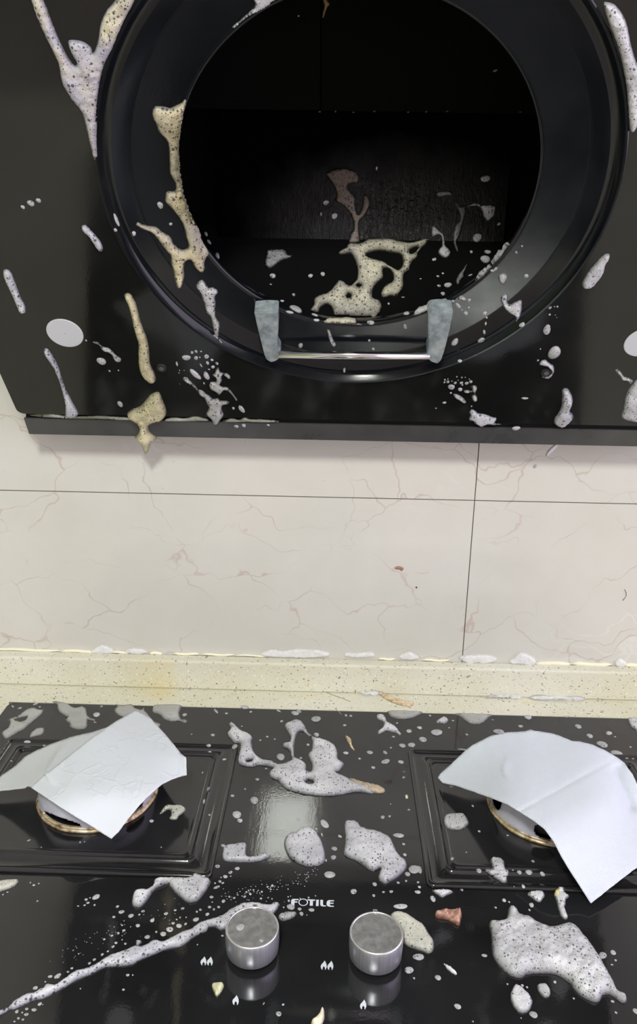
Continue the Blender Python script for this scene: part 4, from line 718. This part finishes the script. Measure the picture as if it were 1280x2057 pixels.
OG = [
('foam drops along the back of the hob','small foam drop on the rear strip of the hob',[(635,1445,10,5.5),(636,1476,5,4),(692.6,1457,3.5,2),(695,1437,2.5),(705,1438,3,2.2),(566,1449,3.2,2),(537,1480,2.8,1.8),(564,1521,8,7),(619,1496,3,2.4),(604.6,1522.7,3,2),(427.6,1476.6,4,2.5),(371,1436,4.5,3),(434,1428.4,6,2.3,50),(455,1433,3,1.8),(385,1475,1.8,1.3),(492,1421,8,4),(504,1430,2.7,1.8),(486,1459,1.8,1.2),(523,1487,2.3,1.4),(552,1484.7,2,1.4),(593,1433,8,4,15),(600,1428,6,3,40),(560,1428,1.8,4,-25),(194,1436,7,4.5),(204,1419,2.8,1.6),(55,1491,7,4),(89,1497.5,3,1.5),(23,1529,2.5,1.5),(72,1413.7,2.6,4.5,20),(40,1422.5,4,1.8,-25),(25.5,1419,3,2,50),(191,1451,2.8,1.4),(80,1420,2.2,1.3),(535,1544,3,1.5),(517,1565.7,4,2.4)]),
('foam drops on the left drip tray','small foam drop on the left drip tray',[(419,1497.5,5,3),(422,1510.7,3.2,2),(450.7,1525.5,4,2),(471.6,1500,5,5.2),(418,1585,3.4,4.6),(410.7,1610,3.8,4.8),(421,1637,2.5,2),(304.5,1649.4,4.5,3),(407,1552,1.4,1.8),(58,1688,4,1.6,-25),(161,1692,2),(170,1691,1.4),(83,1702,1.3),(324,1702,1.3)]),
('foam drops between the tall loop and the right tray','small foam drop on the hob glass left of the right drip tray',[(695,1512.8,5.5,2.8),(743,1511.7,6.5,3.5),(774,1511.7,4.8,3,40),(774.8,1530,9,4.5,-20),(750,1542,4,2.6),(805.7,1531,5.8,3.5),(722.5,1524,3,1.8),(812,1550.6,2,1.6),(811,1561.6,3,2),(808.5,1498,6.5,4),(827,1497,7.5,4.5),(849.7,1486,8,5,10),(822,1468.8,5.5,3.5),(843,1462,5,3),(790.6,1480,3.2,1.6),(785.4,1502,2.2,1.4),(798,1452.5,2.6,1.5),(877.5,1472,12,6),(864,1437.5,2.5,1.7),(910,1447.5,2.3,1.5),(902.5,1462,2,1.2),(938,1475.5,2.7,1.8),(932.5,1507,5.8,3),(1002.5,1470.5,11,5),(1046,1459,4.7,2.5,20),(990,1446,2,1),(1061,1441,7,5,-10),(769,1641.6,4,3.5),(782.7,1639.6,2.7,2.3),(821.5,1627,2.7,2),(785,1615,1.3)]),
('foam drops behind the right tissue','oval foam drop on the hob behind the right tissue',[(1162,1459.7,7,4,15),(1185,1478.7,6.6,4.2,12),(1223.6,1473,6.3,3.8,15),(1210,1496,11,6,5),(1239.6,1514.4,12,6,5),(1259.7,1523,3,1.5),(1272,1524.5,2.8,1.5),(1236,1480,2,1.1),(1267,1500.6,2,1.8),(1138,1439.6,6,1.8)]),
('foam drops on the right drip tray','small foam drop on the right drip tray',[(907.5,1581,5,3.2),(950,1619,2.2),(908.7,1725,3.3,3),(927.7,1787.4,3,2.6),(962.5,1749.5,5),(1043.7,1752.5,4.5),(1063,1752.5,7,5.5),(1090,1755.7,6,4,45),(1030.7,1748,1.8),(1051.7,1780.7,4.5,3.2,45),(1071,1730,3.3,2.6),(963,1670,2.8,2.2),(1020,1678,2.4,1.5),(937,1712,1.5),(1033,1781,1.2)]),
('foam drops around the lamp reflection','small foam drop on the hob around the bright reflection between the trays',[(511,1608,8,7.5),(476,1637,9,7.5),(482,1648.5,5.5,4),(467,1598.7,3.8,2.5),(492.6,1585,2,1.5),(652,1655.4,10.5,6.5,50),(636,1665,3.4,1.7,50),(647,1676.7,4.2,1.6,70),(683,1680,4,2.7,45),(672,1705,6,4),(670,1722.5,5.5,4.5),(662.4,1757.5,11,7,15),(801,1678.5,11,4.5),(811,1695.6,3,2.3),(813.6,1717,3.5,3),(832.5,1747,12,8.5,10),(819,1756,5.5,4.5),(816,1769.5,2.3),(752.8,1776.4,4.5,4),(800,1773,3,2.3),(786,1791,4,2.8),(770.6,1792,2.8,2),(710.5,1791,6.3,5.2),(839.4,1792,6,3.5),(843,1782,3.3,2.5),(840,1772.3,2.7,2),(751,1799,3),(449,1699,5,3,20),(437,1740.3,5,3.5),(556.5,1715,5,3.3),(569,1726.6,2.6,2),(599.8,1646.5,3.3,2.5),(565,1658,2.2,1.6),(842.7,1747,5,8),(655,1728,2,3)]),
('foam drops at the front right of the hob','small foam drop on the glass at the front right of the hob',[(870,1805.6,5,6.5),(1013,1808.7,4.5,3.4,50),(1023,1811.7,2),(996,1823,2.4,2),(1068,1818,4.7,5),(1064,1828,2,2.5),(973.4,1919.4,5.8,3.3),(880,1964,6.2,5.4),(919.7,2022,7.3,5.3,10),(1211,1919.4,8,7,25),(1232,1913.6,6.5,4.5,35),(1115,1972.7,3),(1049.7,1979.6,2.8),(1059,1983,2.3),(1019.8,1976.8,2),(1231,2011.6,3.5,2.6),(1278,2031.5,6,6),(1072,2038.4,8,7),(1047,2045,1.6),(1153,2005.7,2),(1237.7,2034,2.6),(1237,1929,2.4),(1230,1938,3,1.6,20),(950,2052,2)]),
('foam drops beside the right knob','small foam drop on the hob beside the right knob',[(841,1922.6,11,7,-10),(822,1949,9,7,15),(805,1821,14,5.3,-5),(832,1965,2.2),(796,1872,1.5)]),
('foam drops around the lettering','small foam drop on the hob near the printed lettering',[(584.3,1822,8,6),(626,1828,6,3.5),(602,1826,4,2.8),(605.6,1835.6,4,4.2),(570,1822.6,1.8),(616.6,1838,1.3),(580.5,1809.4,2.4),(571,1812,1.4),(579,1801.5,1.4),(584,1800,1.2),(620,1803,2),(603,1805,1.4),(634,1799.5,1.4)]),
('foam drops at the front centre of the hob','small foam drop on the hob in front of the knobs',[(560,2036.7,5.5,5.2),(569,2018,2.6,2.2),(396.8,1897.5,1.6),(447,1879.6,2.8,1.8),(530,2016,1.2,3.5,25)]),
('foam drops above the diagonal streak','small foam drop of the spray lying above the long diagonal foam streak',[(193,1802,8,5,-42),(173,1807,3.3,2.6),(176.6,1813.5,3.8,2,-10),(170,1818.4,2.5,1.8),(181,1803.4,2,1.3),(190,1818,2),(157,1820,2.5,1.3),(68,1778,3,2),(61,1773,1.6),(78,1775,1.7),(74.8,1810.4,2),(236,1821,3.2,2.5),(244,1832,6,3.5),(228.7,1842,3.3,2.5),(263,1839.8,5.5,4),(287.4,1830.7,3.7,2.5,-15),(280,1837.5,2.2),(306,1849,4.8,3.5,-20),(277,1859.4,4.5,3.5),(245.4,1858.6,2.2,1.5),(249,1869,3.5,2.2,-20),(237.7,1874.6,2.8),(224.8,1879.5,3,2),(209.6,1887,2.6,1.7),(233,1894,3.2,2.5),(227,1901.4,3.2,2.6),(252,1895.7,2.8,2.3),(245.4,1887.7,1.5),(296,1882.3,5.4,4,-30),(314,1872,2.3),(327.9,1876.4,6,4.8),(216.6,1911,2),(205.5,1917.4,2.8),(189.5,1927.7,3.3,2.7),(179.7,1935,3.3,2.5,-20),(144.4,1945,3.1,2.3,-20),(136.6,1952,2.8,2),(116,1961,8.2,4.3,-30),(100.8,1961.7,4.9,2.8,-15),(91,1972.3,1.8),(71,1984.6,5.2,3.6,-30),(333.5,1835.4,4.3,2.9,-10),(352,1828.4,3.1,2,-10),(367,1825,3.8,2.5,-10),(347.8,1854.6,3.7,2.7),(359.8,1860,5.9,4.4),(341,1867.3,7.2,5.3),(373,1856,2.8),(355,1847,2.1,1.6),(362,1843,1.8),(374,1842.6,1.5),(393.7,1847.3,6.4,4,-8),(416.5,1836.6,4,3.2),(402.6,1827.4,2.8,2.3),(395.6,1831.4,2.3),(421,1822,3.6,2.6),(439.4,1822,3,2.4),(429.6,1826.7,2.3),(449,1810.3,3.7,3.5),(426.5,1812,1.6),(425,1802,4.1,2.9,-10),(460.8,1801.4,2.2),(470.6,1803.7,2.7,2),(491.5,1801,3,2.2,-15),(503,1796,2.7,2.2),(495,1792,2.1),(509.3,1787.6,1.9,1.5),(526,1791.3,2.1),(537.6,1781.5,2.3,1.6),(547,1779.4,3,2.2),(544,1786.4,1.8),(524.3,1805,2.4,1.9),(539,1803.3,1.6),(546.5,1805.6,1.6),(476.7,1744.8,5,3.4,-15),(463,1752.4,4.3,2.8,-20),(452.6,1761,4.8,3.3,10),(441.6,1770.6,3.3,2.4),(447.5,1773.7,3,2),(435.5,1782.3,6.7,2.6,-25),(432,1774,2.2,1.8),(444,1762.5,1.6),(463.5,1760,1.4),(15,1792,2.2,1.2),(6,1797,1.5),(147,1909,1.5),(158,1916,1.6)]),
('foam drops below the diagonal streak','small foam drop lying just below the long diagonal foam streak',[(80,2017,4.7,3,-20),(68.3,2028.5,5.3,3.4),(53.6,2026.7,3.4,2.6),(33.8,2032,4.2,3.2,-30),(52.8,2037.8,4.8,3,-10),(44.6,2034,2),(37,2045.5,2.8,2.4),(46,2048,2.9,2.1,-20),(29,2052,2.3,1.7),(256.5,1958.6,3.7,2.8),(266.8,1958.6,1.7),(248,1988,2.9,2.4),(161.6,1986,1.6),(86,2018,1.2)]),
]
for g, lab, L in OG:
    for s_ in L: droplet('hob', s_, 'drop', lab, g, hk=.4)
rs = random.Random(3)
for i in range(95):                                      # finest spray above the lettering
    t_ = rs.random(); x = 440+200*t_; y = 1806-52*t_+rs.gauss(0, 9)
    droplet('hob', (x, y, rs.uniform(.7, 1.5), rs.uniform(.6, 1.1), -20), 'drop', 'pinpoint foam speck in the fine spray arcing above the printed lettering', 'pinpoint foam specks above the lettering', hk=.5)
for i in range(60):                                      # finest spray above the streak
    t_ = rs.random(); x = 100+270*t_; y = 1925-105*t_+rs.gauss(0, 14)
    droplet('hob', (x, y, rs.uniform(.7, 1.4), rs.uniform(.6, 1.0), -20), 'drop', 'pinpoint foam speck in the fine spray above the long diagonal streak', 'pinpoint foam specks above the streak', hk=.5)
droplet('knob', (482.6,1863,8.5,7), 'drop', 'larger foam drop on the face of the left knob', None, hk=.3)
droplet('knob', (525,1889.6,4,3.4), 'drop', 'smaller round foam drop on the face of the left knob', None, hk=.3)
DROPS.sort(key=lambda q: -(1000 if q[4] is None else 1)*q[1][2]*(q[1][3] if len(q[1]) > 3 else q[1][2]))
for q in DROPS[:298]: build_droplet(*q)
fine = [build_droplet(*q) for q in DROPS[298:]]          # the rest, too small and many to count: one object
bm = bmesh.new()
for o in fine:
    k = len(bm.verts); bm.from_mesh(o.data)
    bm.verts.ensure_lookup_table()
    for v in bm.verts[k:]: v.co = o.matrix_world @ v.co
for o in fine: bpy.data.objects.remove(o)
tag(link('foam_specks', bm, FM['drop'], smooth=True), 'fine scattered foam specks splashed over the black hob and hood glass', 'foam specks', kind='stuff')
# ------------------------------------------------------------------ scraps
def scrap_mat(name, a, b, sc=170, rough=.4):
    t = NT(name); v = t.coord(); n = t.noise(v, sc, 5, .7, 1.0); t.l(t.ramp(n.outputs[0], [(.40, a), (.58, b)]), t.b.inputs['Base Color']); t.set(Roughness=rough); t.bump(n.outputs[0], .4, .001); return t.m
SC = [
('peel','room',[(760,1389),(767.5,1389.5),(782.5,1397.5),(805,1406),(822.5,1409),(831,1411),(829,1417.5),(817.5,1420),(800,1416),(782.5,1409),(767.5,1400)],((.48,.33,.20),(.80,.65,.45)),.003,6,'long dried tan peel lying on the worktop behind the hob','peel'),
('peel','hob',[(694,1478),(705,1484),(707,1496),(713,1508),(705,1501),(697,1489)],((.46,.34,.18),(.72,.60,.42)),.0025,4,'small curled tan peel on the hob right of the tall foam loop','peel'),
('peel','hob',[(702,1565),(729,1572),(769,1583),(771,1593),(746.6,1592.5),(722.5,1582)],((.34,.29,.22),(.52,.41,.29)),.004,8,'brownish peel sticking out of the right tip of the sprawling foam mass','peel'),
('crumb','hob',[(814.5,1597),(819.5,1597),(819.8,1604),(814.8,1604)],((.75,.68,.50),(.85,.78,.60)),.001,2,'tiny square tan crumb left of the right drip tray','crumb'),
('meat_scrap','hob',[(873.7,1839.7),(878,1833.5),(902,1831),(921,1830),(927.7,1836),(924,1858.6),(917.4,1858.6),(898.5,1848.3),(881,1846)],((.24,.11,.08),(.58,.33,.25)),.006,9,'pinkish brown scrap of meat on the hob right of the right knob','food scrap'),
('splinter','hob',[(892,1936),(905.3,1943),(919,1957),(915.6,1959),(901,1949)],((.72,.72,.74),(.85,.85,.88)),.0015,3,'thin white splinter on the hob below the meat scrap','splinter'),
('peel','hob',[(426,1978),(447.5,1976.6),(449,1985),(437,2002),(433,2000.6)],((.50,.50,.28),(.76,.76,.54)),.003,6,'pale green shard of peel on the hob below the left knob','peel'),
('peel','hob',[(624.5,2056),(640,2042),(645,2028),(649.6,2025.4),(652,2042),(648,2056),(635,2064)],((.72,.62,.44),(.86,.80,.66)),.004,7,'cream garlic skin cut by the bottom edge of the photo','peel'),
('food_bit','hob',[(1113,1796),(1117,1792),(1123,1793),(1125,1799),(1120,1803),(1115,1802)],((.62,.55,.22),(.80,.74,.38)),.0055,4,'yellow food bit in the long tailed foam drip by the right drip tray','food scrap'),
('flake','room',[(792,1140),(802,1137.5),(811,1141),(807,1147.5),(803,1144),(797,1144)],((.22,.10,.06),(.50,.28,.20)),.001,3,'small brown flake stuck to the tiled wall','flake'),
('speck','room',[(835,1178.5),(837.5,1178),(839,1180.5),(837,1182),(835,1181.5)],((.03,.02,.02),(.05,.04,.03)),.0008,2,'tiny black speck on the tile right below the brown flake','speck'),
]
for nm, k, pts, (a, b), h, r, lab, cat in SC:
    patch(nm, k, pts, scrap_mat(nm+'_skin', a, b), lab, h, r, cat=cat, step=2.2, lump=.5)
def hair(kind, pts, r, col, lab, cat='hair'):
    P = []
    for q in pts:
        p, n = surf(kind, q); P.append(p+n*(r+.0001))
    c = sum(P, Vector())/len(P); bm = bmesh.new(); tube(bm, [p-c for p in P], r, 6); o = link('hair_strand', bm, simple('hair_'+str(len(lab)), col, .5), smooth=True); o.location = c; tag(o, lab, cat)
hair('room', [(1255,1184),(1258,1190),(1258.5,1196),(1255,1202),(1251,1206)], .0004, (.20,.16,.13), 'short curled hair stuck to the tile at the far right')
hair('room', [(655,1391),(670,1397),(690,1404),(704,1410)], .0004, (.42,.36,.20), 'fine yellowish fibre on the worktop left of the dried peel', 'fibre')
hair('hobtop', [(674,1425),(680,1430),(686,1436)], .0004, (.36,.34,.26), 'short fibre at the back edge of the hob', 'fibre')
# ------------------------------------------------------------------ tissues draped over the burners
def tps(ctrl):
    P = np.array([(c[0], c[1]) for c in ctrl], float)/500; z = np.array([c[2] for c in ctrl], float); n = len(P)
    def U(r): return np.where(r > 1e-9, r*r*np.log(np.maximum(r, 1e-9)), 0)
    K = U(np.hypot(*(P[:, None]-P[None]).transpose(2, 0, 1)))+np.eye(n)*2e-3
    A = np.zeros((n+3, n+3)); A[:n, :n] = K; A[:n, n] = 1; A[:n, n+1:] = P; A[n, :n] = 1; A[n+1:, :n] = P.T
    wv = np.linalg.solve(A, np.r_[z, 0, 0, 0])
    def f(q):
        p = np.array(q)/500; return float(wv[:n]@U(np.hypot(*(P-p).T))+wv[n]+wv[n+1:]@p)
    return f
def tissue(name, edge, inner, mat, label, burn, folds=(), parent=None, zoff=0):
    # edge: sharp-cornered outline with heights; densify straight
    ctrl = list(edge)+list(inner); f = tps(ctrl); out = []; step = 4.0
    n = len(edge)
    for i in range(n):
        a, b = np.array(edge[i][:2], float), np.array(edge[(i+1) % n][:2], float); L = max(1, int(np.hypot(*(b-a))/step))
        for k in range(L): out.append(a+(b-a)*k/L+np.array([random.uniform(-.25, .25)]*2))
    out = np.array(out); loops = [out]; lo, hi = out.min(0), out.max(0)
    g = np.array([(x+(2 if r_ % 2 else 0), y) for r_, y in enumerate(np.arange(lo[1]+2, hi[1], 3.5)) for x in np.arange(lo[0]+2, hi[0], 4.0)])
    g = g[inside(g, loops)]; g = g[edge_dist(g, loops) > 2]
    allp = [Vector(p) for p in out]+[Vector(p) for p in g]
    cv, ce, cf, *_ = delaunay_2d_cdt(allp, [(i, (i+1) % len(out)) for i in range(len(out))], [], 0, 1e-4)
    C = np.array([[v.x, v.y] for v in cv]); ok = inside(np.array([C[list(t_)].mean(0) for t_ in cf]), loops)
    bm = bmesh.new(); V = []
    for q in C:
        z = f(q)
        for (x0, y0), (x1, y1), wd, amp in folds:
            a, b = np.array((x0, y0)), np.array((x1, y1)); ab = b-a; t_ = np.clip((q-a)@ab/(ab@ab), 0, 1); d = np.hypot(*(q-(a+t_*ab))); z += amp*math.exp(-(d/wd)**2)
        for _ in range(2):
            p = onz(q, z); rr = math.hypot(p.x-burn[0], p.y-burn[1])
            zmin = (BTOP+.0018) if rr < .049 else (.0350+.0018 if rr < .057 else .0048)
            z = max(z, zmin)
        p = onz(q, z+zoff); p.z += .0005*noise.noise(p*70)+.0002*noise.noise(p*200)
        V.append(bm.verts.new(p))
    for t_, o_ in zip(cf, ok):
        if o_:
            try: bm.faces.new([V[i] for i in t_])
            except ValueError: pass
    for v in [v for v in bm.verts if not v.link_faces]: bm.verts.remove(v)
    bmesh.ops.smooth_vert(bm, verts=[v for v in bm.verts if not v.is_boundary], factor=.5, use_axis_x=True, use_axis_y=True, use_axis_z=True)
    bmesh.ops.recalc_face_normals(bm, faces=bm.faces[:])
    if sum(f_.normal.z for f_ in bm.faces) < 0: bmesh.ops.reverse_faces(bm, faces=bm.faces[:])
    c = sum((v.co for v in bm.verts), Vector())/len(bm.verts)
    if parent is None:
        for v in bm.verts: v.co -= c
    o = link(name, bm, mat, smooth=True)
    if parent is None: o.location = c; tag(o, label, 'tissue')
    else: o.parent = parent; o.matrix_parent_inverse = Matrix.Translation(parent.location).inverted()
    md = o.modifiers.new('thick', 'SOLIDIFY'); md.thickness = .0007; md.offset = 1
    return o
def paper(name, col, emboss):
    t = NT(name); v = t.coord(); t.set(Base_Color=col, Roughness=.8, Specular_IOR_Level=.15)
    n1 = t.noise(v, 35, 3)
    if emboss == 'flower':
        ds = t.noise(v, 30, 2); ad = t.n('ShaderNodeVectorMath', operation='MULTIPLY_ADD'); t.l(ds.outputs['Color'], ad.inputs[0]); ad.inputs[1].default_value = (.025,)*3; t.l(v, ad.inputs[2])
        a = t.vor(ad.outputs[0], 42, 'DISTANCE_TO_EDGE'); l1 = t.math('SUBTRACT', 1, t.math('MULTIPLY', a.outputs['Distance'], 14), True)
        b = t.vor(ad.outputs[0], 95, 'DISTANCE_TO_EDGE'); l2 = t.math('SUBTRACT', 1, t.math('MULTIPLY', b.outputs['Distance'], 10), True)
        g = t.noise(v, 26, 1); hh = t.math('ADD', t.math('MULTIPLY', l1, t.math('GREATER_THAN', g.outputs[0], .5)), t.math('MULTIPLY', l2, t.math('GREATER_THAN', g.outputs[0], .6)))
        hh = t.math('ADD', hh, t.math('MULTIPLY', n1.outputs[0], .8)); t.bump(hh, .32, .0012)
    else:
        wv = t.n('ShaderNodeTexWave'); wv.inputs['Scale'].default_value = 170; t.l(v, wv.inputs[0])
        w2 = t.n('ShaderNodeTexWave', bands_direction='Y'); w2.inputs['Scale'].default_value = 170; t.l(v, w2.inputs[0])
        hh = t.math('ADD', t.math('MULTIPLY', wv.outputs[1], w2.outputs[1]), t.math('MULTIPLY', n1.outputs[0], 3)); t.bump(hh, .45, .0009)
    return t.m
TL = paper('embossed_tissue', (.66,.695,.74), 'flower'); TR = paper('waffle_tissue', (.66,.70,.775), 'waffle'); TG = paper('single_ply', (.56,.585,.60), 'waffle')
BL, BR_ = BURN
TE = [(272,1427,.034),(225,1455,.043),(215,1462,.045),(190,1470,.045),(140,1482,.043),(100,1496,.038),(70,1510,.033),(50,1522,.029),(30,1540,.024),(0,1562,.018),(-40,1590,.012),(-40,1597,.012),(0,1590,.016),(50,1584,.030),(56,1580,.034),(62,1582,.035),(100,1608,.042),(140,1634,.039),(190,1664,.026),(224,1686,.018),(238,1672,.022),(262,1640,.032),(285,1613,.040),(305,1594,.043),(325,1576,.041),(345,1566,.038),(362,1560,.036),(375,1557,.034),(374,1523,.040),(362,1513,.041),(348,1495,.041),(330,1474,.040),(312,1454,.038),(303,1444,.037)]
TI = [(185,1560,.0455),(230,1540,.0455),(150,1545,.0455),(250,1580,.0455),(200,1600,.0455),(260,1500,.045),(200,1510,.0455),(90,1560,.035),(140,1600,.0455),(290,1545,.045)]
TF = (((362,1514),(366,1559),2.6,-.003),)
tl_ = tissue('tissue', TE, TI, TG, 'white embossed paper tissue draped over the left burner', BL, folds=TF)
k = [e[:2] for e in TE].index((62,1582))
tissue('upper_ply', [TE[0], TE[1], TE[2], (195,1475,.0455), (160,1502,.0445), (125,1530,.042), (90,1557,.038)]+TE[k:], TI, TL, None, BL, folds=TF, parent=tl_, zoff=.0011)
tissue('tissue', [(880,1563,.010),(884,1556,.012),(905,1537,.020),(930,1513,.030),(950,1497,.037),(985,1479,.043),(1020,1472,.046),(1056,1470,.047),(1065,1466,.050),(1075,1469,.047),(1105,1473,.047),(1122,1478,.047),(1150,1490,.046),(1165,1490,.047),(1190,1496,.046),(1215,1508,.044),(1240,1522,.040),(1256,1535,.036),(1270,1555,.030),(1290,1600,.018),(1330,1690,.006),(1330,1700,.006),(1280,1743,.012),(1240,1773,.011),(1187,1815,.0075),(1172,1792,.012),(1150,1758,.022),(1128,1722,.033),(1112,1690,.041),(1093,1665,.0455),(1070,1648,.0455),(1045,1632,.0455),(1020,1617,.044),(983,1602,.036),(950,1590,.026),(920,1580,.018),(890,1573,.011)],
       [(1110,1560,.0455),(1150,1600,.0455),(1080,1600,.0455),(1180,1550,.0455),(1120,1630,.0455),(1050,1560,.0455),(1160,1660,.041),(1190,1700,.030),(1220,1620,.040),(1260,1630,.022),(1250,1700,.020),(960,1550,.028)],
       TR, 'white waffle textured paper tissue draped over the right burner', BR_, folds=(((1042,1632),(1235,1525),2.4,-.0014),((1238,1548),(1268,1622),9,-.008),((1262,1540),(1290,1600),7,.004)))
